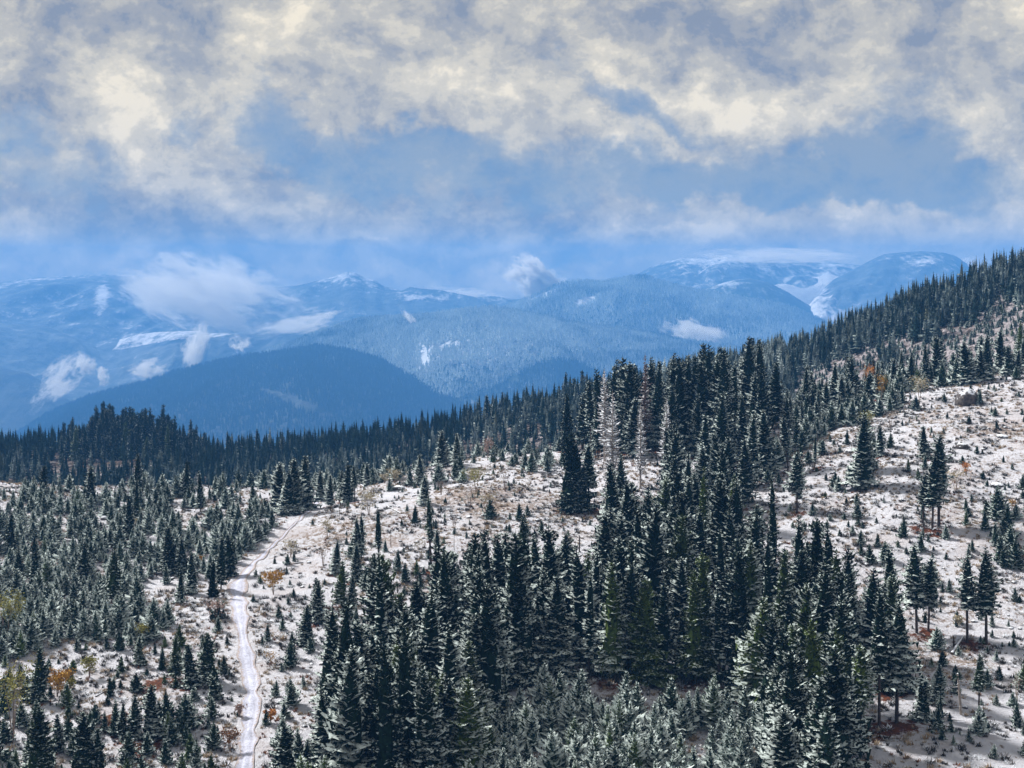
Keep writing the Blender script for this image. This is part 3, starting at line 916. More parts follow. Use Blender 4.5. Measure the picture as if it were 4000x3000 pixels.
# crop, x, y of foot, y of tip, variant, frost, warm, label
HAND = [
    ('C2', 190, 890, 450, 2, .62, 0, 'snow-dusted spruce forming the left edge of the dark clump where the track ends'),
    ('C2', 330, 900, 410, 0, .40, 0, 'dark spruce in the middle of the clump where the snowy track ends'),
    ('C2', 425, 860, 390, 4, .38, 0, 'tall narrow spruce at the right edge of the clump where the track ends'),
    ('C2', 270, 910, 520, 2, .45, 0, 'broad low spruce at the front of the clump where the track ends'),
    ('C2', 555, 775, 520, 2, .55, 0, 'short broad spruce standing just right of the top end of the track'),
    ('C2', 645, 840, 560, 1, .50, 0, 'slim spruce over rusty soil, second one right of the track top'),
    ('C2', 740, 770, 520, 4, .55, 0, 'frosted spruce leaning into a darker one beside the rusty soil patch'),
    ('C2', 800, 800, 465, 0, .30, 0, 'dark spruce above the round rust-brown soil patch near the track top'),
    ('C2', 855, 800, 480, 6, .40, 0, 'bare-trunked thin spruce right beside the dark spruce near the track top'),
    ('C2', 965, 665, 450, 4, .62, 0, 'lone small frosted spruce on the crest left of the pale yellow shrubs'),
    ('C2', 1425, 640, 380, 0, .62, 0, 'frosted spruce on the crest right of the pale yellow shrubs'),
    ('C2', 1460, 820, 560, 2, .72, 0, 'heavily frosted spruce just below the crest spruce beside pale shrubs'),
    ('C2', 1600, 500, 170, 0, .50, 0, 'left one of the twin crest spruces rising before the dark ridge'),
    ('C2', 1740, 510, 200, 1, .72, 0, 'right one of the twin crest spruces, with a snowier crown'),
    ('C2', 890, 1330, 930, 5, .42, 0, 'spruce with a short bare trunk left of the very slender leggy tree'),
    ('C2', 1065, 1500, 830, 9, .35, 0, 'very slender leggy spruce with a long bare trunk in the middle clearing'),
    ('C2', 860, 1490, 1150, 4, .42, 0, 'full spruce in the middle clearing, below the short-trunked one'),
    ('C2', 1010, 1475, 1240, 2, .22, .2, 'dark green compact spruce at the foot of the very slender tree'),
    ('C2', 690, 1415, 1130, 4, .55, 0, 'small snow-speckled spruce leftmost in the middle clearing group'),
    ('C2', 1515, 1390, 730, 9, .30, .15, 'narrow columnar spruce with bare foot standing on a rusty patch mid-slope'),
    ('C2', 1570, 1355, 1030, 6, .35, 0, 'small leggy spruce touching the narrow columnar one mid-slope'),
    ('C2', 530, 1720, 1450, 2, .35, 0, 'broad round-shouldered spruce on the snow right of the yellow birch'),
    ('C2', 735, 1700, 1300, 1, .25, .45, 'green tinted spruce in front of the middle clearing group'),
    ('C2', 820, 1720, 1430, 4, .50, 0, 'snowy short spruce right of the green tinted one in the middle clearing'),
    ('C3', 510, 1440, 750, 2, .14, 0, 'nearly black broad spruce standing over the rust-red soil mid-slope'),
    ('C3', 575, 1440, 860, 0, .18, 0, 'dark spruce pressed against the nearly black one over rust-red soil'),
    ('C3', 665, 1425, 850, 7, .62, 0, 'snow-frosted spruce on the right side of the rust-red soil patch'),
    ('C3', 690, 945, 290, 6, .45, 0, 'tall thin-topped spruce at the left edge of the upper stand'),
    ('C3', 605, 900, 400, 3, .40, 0, 'shorter dark spruce leftmost of the upper stand on the crest'),
    ('C3', 865, 905, 160, 3, .35, 0, 'tall dark spruce towering behind the first pale dead tree'),
    ('C3', 975, 915, 90, 1, .38, 0, 'tallest dark spruce of the upper stand between the pale dead trees'),
    ('C3', 1015, 915, 130, 0, .40, 0, 'dark spruce close behind the tallest one in the upper stand'),
    ('C3', 920, 880, 110, 3, .35, 0, 'slim dark spire left of the tallest spruce in the upper stand'),
    ('C3', 775, 870, 180, 3, .30, 0, 'slim bluish spruce spire at the left end of the upper stand skyline'),
    ('C3', 1240, 900, 120, 1, .45, 0, 'snow-dusted spire right of the reddish dead spruce on the crest'),
    ('C3', 1200, 870, 90, 3, .35, 0, 'slim spire just right of the reddish dead spruce on the skyline'),
    ('C3', 1435, 900, 150, 0, .45, 0, 'broad dark spruce spire in the centre of the upper stand skyline'),
    ('C3', 1390, 870, 80, 3, .35, 0, 'thin double-looking spire left of the central skyline spruce'),
    ('C3', 1575, 890, 80, 1, .40, 0, 'tall spruce spire right of centre on the upper stand skyline'),
    ('C3', 1640, 900, 135, 4, .40, 0, 'shorter spruce beside the tall spire right of centre'),
    ('C3', 1520, 860, 70, 3, .35, 0, 'needle-thin spire left of the tall right-of-centre spruce'),
    ('C3', 1765, 890, 60, 3, .35, 0, 'left spire of the last skyline pair before the gap in the upper stand'),
    ('C3', 1840, 900, 25, 1, .35, 0, 'highest spire of the last skyline pair before the gap'),
    ('C3', 1885, 890, 130, 3, .40, 0, 'short thin spire right of the last skyline pair'),
    ('C3', 1340, 860, 140, 3, .45, 0, 'snowy thin spire between the reddish dead tree and centre skyline'),
    ('C3', 470, 700, 220, 3, .20, 0, None),
    ('C3', 610, 760, 190, 3, .22, 0, None),
    ('C3', 715, 780, 230, 3, .25, 0, None),
    ('C4', 35, 720, 130, 1, .25, 0, 'black-looking spruce column right of the upper stand on the crest'),
    ('C4', 175, 1095, 620, 6, .45, 0, 'bare-trunked spruce at the left edge of the open right-hand slope'),
    ('C4', 405, 1065, 770, 8, .50, 0, 'small pointed spruce beside a thin dead pole on the right slope'),
    ('C4', 250, 1450, 900, 7, .42, 0, 'leggy spruce with a lopsided crown near the left of the open slope'),
    ('C4', 820, 1235, 600, 0, .45, 0, 'dark full spruce standing alone in the middle of the open slope'),
    ('C4', 860, 1090, 560, 1, .62, .3, 'taller pale-topped spruce behind the lone dark one on the slope'),
    ('C4', 965, 955, 680, 4, .48, 0, 'short dark spruce over rusty ground right of the lone dark spruce'),
    ('C4', 1350, 980, 690, 0, .40, 0, 'upper spruce of the cluster in the middle right of the open slope'),
    ('C4', 1475, 1560, 740, 6, .45, 0, 'tallest bare-trunked spruce of the cluster above the rusty mound'),
    ('C4', 1420, 1590, 930, 5, .32, 0, 'middle bare-trunked spruce of the cluster above the rusty mound'),
    ('C4', 1335, 1540, 1080, 7, .30, 0, 'leftmost bare-trunked spruce of the cluster above the rusty mound'),
    ('C4', 1460, 330, -90, 0, .68, 0, 'tall snow-laden spruce on the skyline of the open slope'),
    ('C4', 1720, 340, -40, 2, .70, 0, 'wide snow-laden spruce left of the big rock on the crest'),
    ('C4', 1850, 310, 20, 0, .66, 0, 'snow-laden spruce above the big rock on the crest'),
    ('C4', 2080, 260, 0, 2, .70, 0, 'broad snow-laden spruce near the right end of the crest'),
    ('C4', 2160, 240, 30, 0, .62, 0, 'last snow-laden spruce at the right end of the crest'),
    ('C4', 940, 470, 200, 5, .50, 0, 'dark spruce in front of the orange larch on the crest'),
    ('C5', 1285, 940, 150, 5, .40, 0, 'left tree of the dark pair with bare trunks right of the big stand'),
    ('C5', 1385, 930, 290, 7, .38, 0, 'right tree of the dark pair with bare trunks right of the big stand'),
    ('C5', 1060, 1150, 200, 3, .62, 0, 'slim frosted spire between the big stand and the dark pair'),
    ('C5', 1722, 1030, 260, 6, .45, 0, 'thin spruce with long bare trunk, left of the pair on the right slope'),
    ('C5', 1885, 1030, 180, 5, .36, 0, 'full-crowned spruce with long bare trunk, right of the pair on the right slope'),
    ('C5', 1820, 1640, 1110, 6, .35, .2, 'small spruce on a bare trunk right of the grey snag'),
    ('C5', 1480, 1540, 1180, 4, .48, 0, 'small spruce over rusty soil left of the grey snag'),
    ('C5', 1340, 1700, 1290, 2, .42, 0, 'low spruce between the big stand and the grey snag'),
    ('C5', 410, 2050, 820, 4, .28, .75, 'tallest yellow-green spruce at the right end of the bottom stand'),
    ('C5', 200, 1980, 830, 1, .38, .45, 'faintly yellow-topped spruce left of the tallest yellow-green one'),
    ('C5', 285, 1640, 500, 0, .45, .35, 'snow-striped spruce with a yellowish tip above the yellow-green one'),
    ('C5', 620, 1625, 380, 6, .36, 0, 'dark spruce on a long bare trunk right of the yellow-green one'),
    ('C5', 690, 1380, 420, 5, .36, 0, 'bare-trunked spruce close behind the one with the rusty foot'),
    ('C5', 800, 1850, 1030, 7, .34, .6, 'greenish spruce with bare trunk at the bottom right of the stand'),
    ('C5', 960, 1760, 560, 6, .38, 0, 'tall spruce with a long straight bare trunk at the stand edge'),
    ('C5', 1110, 1720, 620, 5, .42, 0, 'outermost tall spruce with long bare trunk at the right stand edge'),
    ('C5', 1060, 1450, 420, 0, .42, .2, 'tall full spruce behind the two long-trunked ones at the stand edge'),
    ('C5', 560, 1100, -40, 3, .42, 0, 'high narrow spruce at the top right corner of the bottom stand'),
    ('C5', 300, 1050, -80, 3, .40, 0, 'high narrow spruce with open lower branches in the bottom stand'),
    ('C5', 880, 1250, 380, 4, .50, 0, 'frosted spruce between the high narrow trees and the right edge'),
    ('B4', 250, 1230, 880, 4, .16, .15, 'dark cypress-shaped spruce beside the big yellow bush at lower left'),
    ('B4', 235, 1830, 1260, 2, .16, .1, 'large near-black spruce cut off by the bottom edge at far left'),
    ('B4', 540, 1790, 1290, 2, .20, 0, 'large dark spruce at the bottom edge, second from far left'),
    ('B4', 640, 1780, 1400, 1, .22, 0, 'pointed dark spruce leaning against the large bottom-edge one'),
    ('B4', 375, 1560, 1310, 4, .30, 0, 'small dark spruce between the two large bottom-left ones'),
    ('B4', 1140, 1090, 790, 3, .18, .3, 'narrow dark spruce at the left of the trio over rusty ground'),
    ('B4', 1240, 1135, 850, 2, .25, 0, 'middle spruce of the dark trio over rusty ground left of the track'),
    ('B4', 1350, 1090, 780, 2, .20, .15, 'right spruce of the dark trio over rusty ground left of the track'),
    ('B4', 1860, 1760, 1360, 2, .28, 0, 'dark cone-shaped spruce at the bottom edge right of the track'),
    ('B4', 1985, 1760, 1480, 4, .35, 0, 'shorter spruce at the bottom edge beside the dark cone-shaped one'),
    ('B4', 1985, 865, 600, 2, .30, 0, 'wide egg-shaped spruce on the snow right of the track'),
    ('B4', 1890, 930, 770, 1, .20, 0, 'small dark spruce at the left foot of the egg-shaped one'),
    ('B4', 2055, 720, 440, 4, .38, 0, 'tall spruce behind the egg-shaped one right of the track'),
    ('B4', 1490, 420, 150, 4, .12, 0, 'near-black pointed spruce left of the widest part of the track'),
    ('B4', 1100, 400, 80, 0, .20, 0, 'tall dark spruce standing out in the middle of the young plantation'),
    ('B4', 1190, 420, 160, 4, .25, 0, 'dark spruce right beside the tallest one in the young plantation'),
    ('B4', 730, 590, 220, 3, .18, .2, 'tall thin dark spruce in the lower left of the young plantation'),
    ('B4', 545, 480, 190, 0, .25, 0, 'dark spruce left of the tall thin one in the young plantation'),
    ('B4', 120, 480, 240, 4, .20, 0, 'dark spruce near the far left side of the young plantation'),
    ('B4', 870, 1470, 1180, 4, .30, 0, 'left spruce of the lower dark group in the left clearing'),
    ('B4', 985, 1460, 1120, 2, .32, 0, 'broad middle spruce of the lower dark group in the left clearing'),
    ('B4', 790, 1480, 1240, 1, .25, 0, 'small outer spruce left of the lower dark group'),
    ('B4', 905, 985, 800, 2, .35, .2, 'single broad spruce over rusty soil left of the dark trio'),
    ('B5', 130, 310, 40, 0, .42, 0, None),
    ('B5', 850, 720, 190, 1, .48, 0, 'dark-tipped spruce rising second in the skyline of the big stand'),
    ('B5', 700, 700, 250, 0, .46, .2, 'bushy spruce at the upper left shoulder of the big stand'),
    ('B5', 940, 700, 210, 3, .46, 0, 'spruce with thin crown right of the dark-tipped one in the stand'),
    ('B5', 1055, 690, 130, 1, .60, 0, 'frosted tall spruce behind the big stand skyline'),
    ('B5', 1190, 560, 20, 6, .32, .1, 'tall spruce with a long bare trunk above the big stand centre'),
    ('B5', 1290, 650, 130, 3, .46, 0, 'dark slim spruce between the bare-trunked one and the orange sapling'),
    ('B5', 1450, 600, 135, 2, .34, 0, 'bell-shaped dark spruce right of the orange sapling'),
    ('B5', 390, 1120, 520, 4, .24, .55, 'olive green spruce in the left part of the big stand'),
    ('B5', 845, 1500, 830, 4, .34, .45, 'green-topped spruce in the lower middle of the big stand'),
    ('B5', 590, 1750, 1040, 0, .26, .7, 'yellow-green spruce low in the left half of the big stand'),
]

trees = []       # dict(kind, pos, h, var, frost, warm, label, region)


def add_tree(kind, p, h, var, frost, warm, region, label=None, tilt=0.0):
    trees.append(dict(kind=kind, p=np.array(p, float), h=h, var=var, frost=float(frost), warm=float(warm), region=region, label=label))


for (c, x, yb, yt, var, fr, wm, lab) in HAND:
    X2, Yb = cr_(c, x, yb)
    _, Yt = cr_(c, x, yt)
    p = hit(X2, Yb)
    h = (Yb - Yt) * K / F * p[1]
    add_tree('spruce', p, max(h, 3.0), var, fr, wm, 'hand', lab)


def fill(kind, poly, count, hr, variants, frost, warm_p, region, seed, mind=1.2, frost_sd=.12, behind=False, avoid=None):
    r = np.random.RandomState(seed)
    xs, ys = [p[0] for p in poly], [p[1] for p in poly]
    got, tries = 0, 0
    while got < count and tries < count * 40:
        tries += 1
        if behind:
            # poly given as (x, distance)
            x2, D = r.uniform(min(xs), max(xs)), r.uniform(min(ys), max(ys))
            if not inpoly(x2, D, poly):
                continue
            X = (x2 * K - 512) / F * D
            p = np.array((X, D, float(zat(X, D))))
        else:
            x2, y2 = r.uniform(min(xs), max(xs)), r.uniform(min(ys), max(ys))
            if not inpoly(x2, y2, poly):
                continue
            p = hit(x2, y2)
        if avoid is not None and avoid(x2, p):
            continue
        if any(abs(t['p'][0] - p[0]) < mind and abs(t['p'][1] - p[1]) < mind for t in trees):
            continue
        h = r.uniform(*hr)
        if r.rand() < .15:
            h *= r.uniform(.6, .8)
        add_tree(kind, p, h, variants[r.randint(len(variants))], np.clip(r.normal(frost, frost_sd), .05, 1), r.uniform(.3, .8) if r.rand() < warm_p else 0, region)
        got += 1


TRACK = [(535, 1800, 42), (530, 1659, 44), (540, 1560, 42), (545, 1480, 44), (532, 1420, 40), (522, 1360, 40), (515, 1310, 46), (512, 1262, 54), (540, 1225, 40), (590, 1180, 26), (640, 1130, 24), (672, 1100, 40), (690, 1080, 36)]


def off_track(x2, p):
    X2, Y2 = proj(p)
    tx = np.interp(-Y2, [-t[1] for t in TRACK], [t[0] for t in TRACK])
    return abs(X2 - tx) < 34 and Y2 > 1070


S1 = [(700, 1640), (715, 1540), (800, 1460), (940, 1395), (1010, 1380), (1130, 1350), (1240, 1345), (1380, 1290), (1500, 1250), (1640, 1260), (1780, 1330), (1850, 1400), (1800, 1480), (1700, 1500), (1450, 1490), (1200, 1470), (1080, 1520), (1000, 1800), (700, 1800)]
fill('spruce', S1, 112, (13, 24), FULL + FULL + [5, 7, 8, 3], .36, .14, 'dense stand at the bottom', 31, 2.4)
fill('spruce', [(1640, 1500), (1800, 1440), (1830, 1560), (1780, 1900), (1640, 1900)], 14, (17, 24), FULL + [5], .34, .3, 'dense stand at the bottom', 32, 2.6)
S2 = [(1290, 930), (1650, 885), (1680, 960), (1650, 1060), (1590, 1140), (1540, 1230), (1400, 1280), (1310, 1260), (1330, 1130), (1420, 1060), (1450, 1000), (1290, 985)]
fill('spruce', S2, 46, (13, 21), FULL, .46, .05, 'tall stand on the crest', 33, 2.4)
fill('spruce', [(1290, 395), (1640, 395), (1680, 440), (1290, 440)], 26, (20, 27), [3, 1, 4], .34, .0, 'tall stand on the crest', 34, 2.4, behind=True)
fill('spruce', [(1290, 1250), (1420, 1250), (1560, 1220), (1640, 1260), (1400, 1330), (1290, 1330)], 12, (15, 22), FULL, .46, .15, 'stand between crest and bottom', 35, 2.6)
fill('spruce', [(1680, 405), (2250, 405), (2280, 460), (1700, 460)], 38, (8, 15), FULL, .70, .03, 'snowy belt along the crest', 36, 3.0, behind=True)
fill('spruce', [(1640, 900), (1740, 905), (1840, 870), (1840, 900), (1700, 960), (1650, 960)], 12, (8, 13), [0, 2, 4], .64, .0, 'snowy belt along the crest', 37, 2.4)
YP = [(-40, 1052), (300, 1052), (500, 1066), (600, 1110), (640, 1150), (560, 1190), (500, 1240), (470, 1290), (410, 1330), (330, 1385), (160, 1390), (60, 1420), (-40, 1450)]
HOLE = [[(380, 1110), (450, 1090), (530, 1110), (420, 1150)], [(300, 1360), (330, 1290), (480, 1240), (480, 1300), (400, 1340)]]
fill('young', YP, 470, (2.6, 6.2), [0, 2, 2, 3, 4, 4], .88, .04, 'young plantation', 41, 1.25, .14,
     avoid=lambda x, p: off_track(x, p) or any(bool(inpoly(*proj(p), q)) for q in HOLE))
fill('spruce', YP, 14, (7, 11), FULL, .30, .1, 'young plantation', 42, 2.6, avoid=off_track)
fill('young', [(-20, 1395), (330, 1385), (470, 1320), (490, 1500), (480, 1700), (-20, 1700)], 85, (1.2, 4.0), [0, 1, 2, 3], .34, .15, 'clearing left of the track', 43, 1.6, .15, avoid=off_track)
fill('young', [(-20, 1500), (180, 1560), (480, 1560), (480, 1720), (-20, 1720)], 16, (3, 6), [0, 1, 2, 3], .30, .2, 'clearing left of the track', 44, 1.8, avoid=off_track)
fill('young', [(560, 1240), (760, 1160), (960, 1120), (1200, 1060), (1210, 1130), (1100, 1250), (960, 1290), (800, 1390), (700, 1500), (690, 1680), (570, 1680)], 62, (1.4, 4.6), [0, 1, 2, 3], .40, .1, 'clearing right of the track', 45, 2.0, .15, avoid=off_track)
fill('young', [(1040, 1560), (1180, 1500), (1330, 1540), (1500, 1550), (1640, 1560), (1700, 1640), (1720, 1950), (1000, 1950)], 270, (4.2, 7.6), [0, 1, 2, 3, 4], .97, .16, 'frosted thicket at the bottom', 46, 1.1, .14)
fill('young', [(650, 1640), (1050, 1640), (1050, 1950), (640, 1950)], 60, (5, 9), [0, 1, 3], .6, .5, 'thicket at bottom of stand', 47, 1.8, .14)
RSL = [(1640, 1010), (1760, 915), (1950, 860), (2212, 805), (2240, 1659), (1960, 1659), (2000, 1430), (1920, 1250), (1800, 1170), (1700, 1180)]
fill('young', RSL, 120, (1.0, 4.2), [0, 1, 2, 3], .50, .04, 'open right-hand slope', 48, 2.2, .15)
fill('young', [(2120, 1130), (2225, 1080), (2240, 1240), (2150, 1220)], 12, (4, 7), [0, 2, 4], .62, .04, 'open right-hand slope', 49, 2.0)
fill('young', [(760, 1060), (860, 1010), (1080, 985), (1220, 1000), (1210, 1030), (1100, 1020), (900, 1070)], 26, (3, 7), [0, 1, 2, 3], .78, .03, 'crest above the clearing', 50, 2.0, .08)
fill('young', [(780, 392), (1230, 398), (1230, 430), (780, 430)], 40, (2.5, 5.5), [0, 1, 2, 3], .85, .04, 'crest above the clearing', 51, 1.8, behind=True)
fill('young', [(500, 385), (800, 385), (800, 420), (500, 420)], 26, (3, 6), [0, 1, 2, 3], .80, .04, 'crest above the clearing', 52, 2.0, behind=True)
fill('young', [(1660, 1000), (1760, 925), (1950, 865), (1950, 885), (1800, 930), (1680, 1010)], 34, (4, 8), [0, 1, 2], .72, .0, 'crest of the right-hand slope', 53, 1.9)
fill('young', [(1700, 402), (2300, 405), (2300, 440), (1700, 440)], 90, (4, 9), [0, 1, 2], .68, .03, 'crest of the right-hand slope', 54, 1.8, behind=True)

# ------------------------------------------------------------------ hillside mesh, needle litter under the trees
lit = np.zeros_like(GX)
bare = np.zeros_like(GX)
for t in trees:
    if t['kind'] == 'spruce' and t['h'] > 7 or t['h'] > 5.0:
        R = 0.12 * t['h'] + 0.8 if t['kind'] == 'spruce' else 0.7
        x0, x1 = np.searchsorted(XS, [t['p'][0] - 2.5 * R, t['p'][0] + 2.5 * R])
        y0, y1 = np.searchsorted(YS, [t['p'][1] - 2.5 * R, t['p'][1] + 2.5 * R])
        if x1 > x0 and y1 > y0:
            d2 = ((GX[y0:y1, x0:x1] - t['p'][0]) / R) ** 2 + ((GY[y0:y1, x0:x1] - t['p'][1] + 0.5 * R) / R) ** 2
            lit[y0:y1, x0:x1] = np.maximum(lit[y0:y1, x0:x1], np.exp(-d2 * 0.75) * (1.0 if int(t['h'] * 97) % 5 < 3 else 0.6))
for (x2, y2, rx) in [(330, 1480, 3.0), (250, 1555, 3), (400, 1545, 2), (320, 1615, 2.5), (1220, 1108, 2.5), (1985, 1145, 2.2), (750, 1083, 3)]:
    p = hit(x2, y2)
    lit = np.maximum(lit, np.exp(-(((GX - p[0]) / rx) ** 2 + ((GY - p[1]) / (rx * 1.6)) ** 2)))
for (x2, y2, rx, ry) in [(900, 1150, 28, 20), (1180, 1110, 26, 22), (1000, 1060, 18, 14), (1750, 960, 22, 20), (2150, 900, 30, 24), (1900, 1400, 20, 30)]:
    p = hit(x2, y2)
    bare = np.maximum(bare, np.exp(-(((GX - p[0]) / rx) ** 2 + ((GY - p[1]) / ry) ** 2)))
hm = grid_mesh('hillside', np.stack([GX, GY, GZ], -1))
float_attr(hm, 'litter', lit)
float_attr(hm, 'bare', bare)
tag(link('hillside', hm, M['ground']), kind='structure')

# track
tp = []
for (x2, y2, w2) in TRACK:
    if y2 > 1700:
        a = hit(*TRACK[1][:2])
        p = a + np.array((1.0, -22, 0))
    else:
        p = hit(x2, y2)
    tp.append((p[0], p[1], w2 * K / F * p[1] * 0.5))
tp = np.array(tp)
cum = np.concatenate([[0], np.cumsum(np.hypot(np.diff(tp[:, 0]), np.diff(tp[:, 1])))])
s_ = np.linspace(0, cum[-1], 260)
tx, ty, tw_ = (np.interp(s_, cum, tp[:, i]) for i in range(3))
ker = np.hanning(21) / np.hanning(21).sum()
sm = lambda a: np.convolve(np.pad(a, 10, mode='edge'), ker, 'valid')
tx, ty, tw_ = sm(tx), sm(ty), np.maximum(sm(tw_), 1.5)
nx_, ny_ = np.gradient(ty), -np.gradient(tx)
nl = np.hypot(nx_, ny_)
nx_, ny_ = nx_ / nl, ny_ / nl
V = np.linspace(-1, 1, 13)
jit = 0.9 + 0.7 * (vnoise(s_ / 4.0, s_ * 0) - 0.5)
tw_ = tw_ * np.interp(s_ / cum[-1], [0, .55, .75, 1], [.9, .8, .28, .5])
PX = tx[:, None] + nx_[:, None] * V * (tw_ * jit)[:, None]
PY = ty[:, None] + ny_[:, None] * V * (tw_ * jit)[:, None]
rut = np.exp(-((np.abs(V) - 0.42) / 0.16) ** 2)
PZ = zat(PX, PY) + 0.12 - 0.08 * rut[None, :]
pm = grid_mesh('path', np.stack([PX, PY, PZ], -1))
float_attr(pm, 'rut', np.broadcast_to(rut, PX.shape))
float_attr(pm, 'verge', np.abs(V)[None, :] + np.interp(s_ / cum[-1], [0, .5, .75, 1], [0.1, .15, .45, .3])[:, None])
tag(link('path', pm, M['path']), kind='structure')

# ------------------------------------------------------------------ turn the list into objects
ORD = ['zeroth', 'first', 'second', 'third', 'fourth', 'fifth', 'sixth', 'seventh', 'eighth', 'ninth', 'tenth', 'eleventh', 'twelfth', 'thirteenth',
       'fourteenth', 'fifteenth', 'sixteenth', 'seventeenth', 'eighteenth', 'nineteenth', 'twentieth', 'twenty-first', 'twenty-second', 'twenty-third', 'twenty-fourth', 'twenty-fifth',
       'twenty-sixth', 'twenty-seventh', 'twenty-eighth', 'twenty-ninth', 'thirtieth', 'thirty-first', 'thirty-second', 'thirty-third', 'thirty-fourth', 'thirty-fifth']


def in_frame(t):
    x, y = proj(t['p'])
    hh = t['h'] * F / t['p'][1] / K
    return -20 < x < 2232 and y - hh < 1650


def variant(t):
    return (MATURE if t['kind'] == 'spruce' else YOUNG)[t['var']]


rest_all = {}
for kind in ('spruce', 'young'):
    L = [t for t in trees if t['kind'] == kind]
    vis = [t for t in L if in_frame(t)]
    vis.sort(key=lambda t: (t['label'] is None, -t['h'] / t['p'][1]))
    keep = vis[:300]
    ids = set(id(t) for t in keep)
    rest = [t for t in L if id(t) not in ids]
    rest_all[kind] = rest
    regs = {}
    for t in keep:
        if t['label'] is None:
            r_ = 'young plantation' if t['region'] == 'hand' else t['region']
            if t['region'] == 'hand':
                r_ = 'middle clearing' if proj(t['p'])[0] < 1000 else 'left edge of the upper stand'
            regs.setdefault(r_, []).append(t)
    for rname, ts in regs.items():
        ts.sort(key=lambda t: -proj(t['p'])[1])
        nrow = max(1, round(len(ts) / 11))
        per = math.ceil(len(ts) / nrow)
        for ri in range(nrow):
            row = sorted(ts[ri * per:(ri + 1) * per], key=lambda t: proj(t['p'])[0])
            for k, t in enumerate(row):
                a = 'yellow-green' if t['warm'] > .3 else 'snow-laden' if t['frost'] > .62 else 'snow-dusted' if t['frost'] > .35 else 'dark'
                nn_ = 'spruce' if kind == 'spruce' else 'young spruce'
                bt = 'bare-trunked ' if kind == 'spruce' and variant(t)['base'] > .3 else ''
                rowtxt = '' if nrow == 1 else 'row %s of ' % ['one', 'two', 'three', 'four', 'five', 'six', 'seven', 'eight', 'nine', 'ten', 'eleven', 'twelve', 'thirteen', 'fourteen', 'fifteen', 'sixteen', 'seventeen', 'eighteen', 'nineteen', 'twenty'][ri]
                t['label'] = '%s %s%s, %s from left in %sthe %s' % (a, bt, nn_, ORD[k + 1], rowtxt, rname)
    r = np.random.RandomState(5 if kind == 'spruce' else 6)
    for t in keep:
        v = variant(t)
        nm = 'spruce_tree' if kind == 'spruce' else 'young_spruce'
        e = bpy.data.objects.new(nm, None)
        sc.collection.objects.link(e)
        s = t['h'] / v['H']
        wide = s * r.uniform(.85, 1.15)
        if kind == 'spruce' and s < .75:
            wide = max(wide, s * 1.25)
        e.location = t['p'] - np.array((0, 0, 0.1))
        e.rotation_euler = (r.normal(0, .035), r.normal(0, .035), r.uniform(0, 6.28))
        e.scale = (wide, wide, s)
        e.empty_display_size = .5
        tag(e, t['label'], 'tree', 'spruces on the near hillside' if kind == 'spruce' else 'young spruces on the near hillside')
        c = link('crown', v['crown'], parent=e)
        c['frost'], c['warm'] = t['frost'], t['warm']
        link('trunk', v['trunk'], parent=e)

for kind, nm, arr in (('spruce', 'spruce_stand', MATURE), ('young', 'young_spruce_thicket', YOUNG)):
    rest = rest_all[kind]
    if rest:
        rr = np.random.RandomState(9)
        ms = [a['both'] for a in arr]
        scatter(nm, [t['p'] for t in rest], ms[:5], [t['h'] / arr[0]['H'] for t in rest], [t['frost'] for t in rest], [t['warm'] for t in rest], rr,
                'smaller snow-dusted %s filling the gaps on the near hillside' % ('spruces' if kind == 'spruce' else 'young spruces'), 'trees')

# the spruces that rise singly from the skyline of the dark ridge
forest_on(HR, 'ridge_forest', 2600, (1450, 2500), (0.08, 0.80), (4, 10), lambda x, y, P, r: np.clip(r.normal(.75, .15, len(x)), 0, 1), ridge_warm, [m['both'] for m in YOUNG[:4]], 25, None, 'snow-frosted shorter spruces on the pale lower side of the climbing ridge')
RIDGE_TOPS = [(158, 917), (171, 915), (184, 925), (207, 908), (216, 908), (232, 903), (240, 898), (251, 905), (262, 903), (269, 906), (281, 904), (292, 902), (303, 908), (316, 898), (330, 910), (342, 908), (352, 912), (364, 920), (375, 912), (388, 918), (412, 925), (441, 932), (470, 945), (492, 930), (516, 938),
              (556, 925), (571, 938), (610, 932), (622, 938), (642, 938), (675, 938), (700, 930), (735, 930), (752, 928), (762, 935), (785, 930), (800, 928), (815, 925), (860, 902), (832, 940), (893, 912), (915, 910), (938, 912), (960, 890), (976, 897), (1004, 872), (1016, 870), (1035, 868), (1052, 852), (1068, 860), (1085, 845), (1100, 862), (1115, 855), (1130, 872), (1142, 862), (1162, 848), (1180, 842), (1195, 846), (1208, 832), (1222, 802), (1240, 815), (1258, 798),
              (1608, 742), (1618, 732), (1628, 728), (1640, 732), (1650, 745), (1660, 740), (1676, 728), (1690, 748), (1712, 735), (1745, 716), (1762, 728), (1780, 712), (1800, 698), (1830, 690), (1850, 686), (1872, 672), (1890, 668), (1915, 655), (1940, 650), (1960, 640), (1985, 636), (2010, 618), (2032, 622), (2050, 606), (2075, 602), (2095, 592), (2118, 590), (2140, 575), (2155, 572), (2170, 568), (2188, 556), (2204, 552)]
rr = random.Random(77)
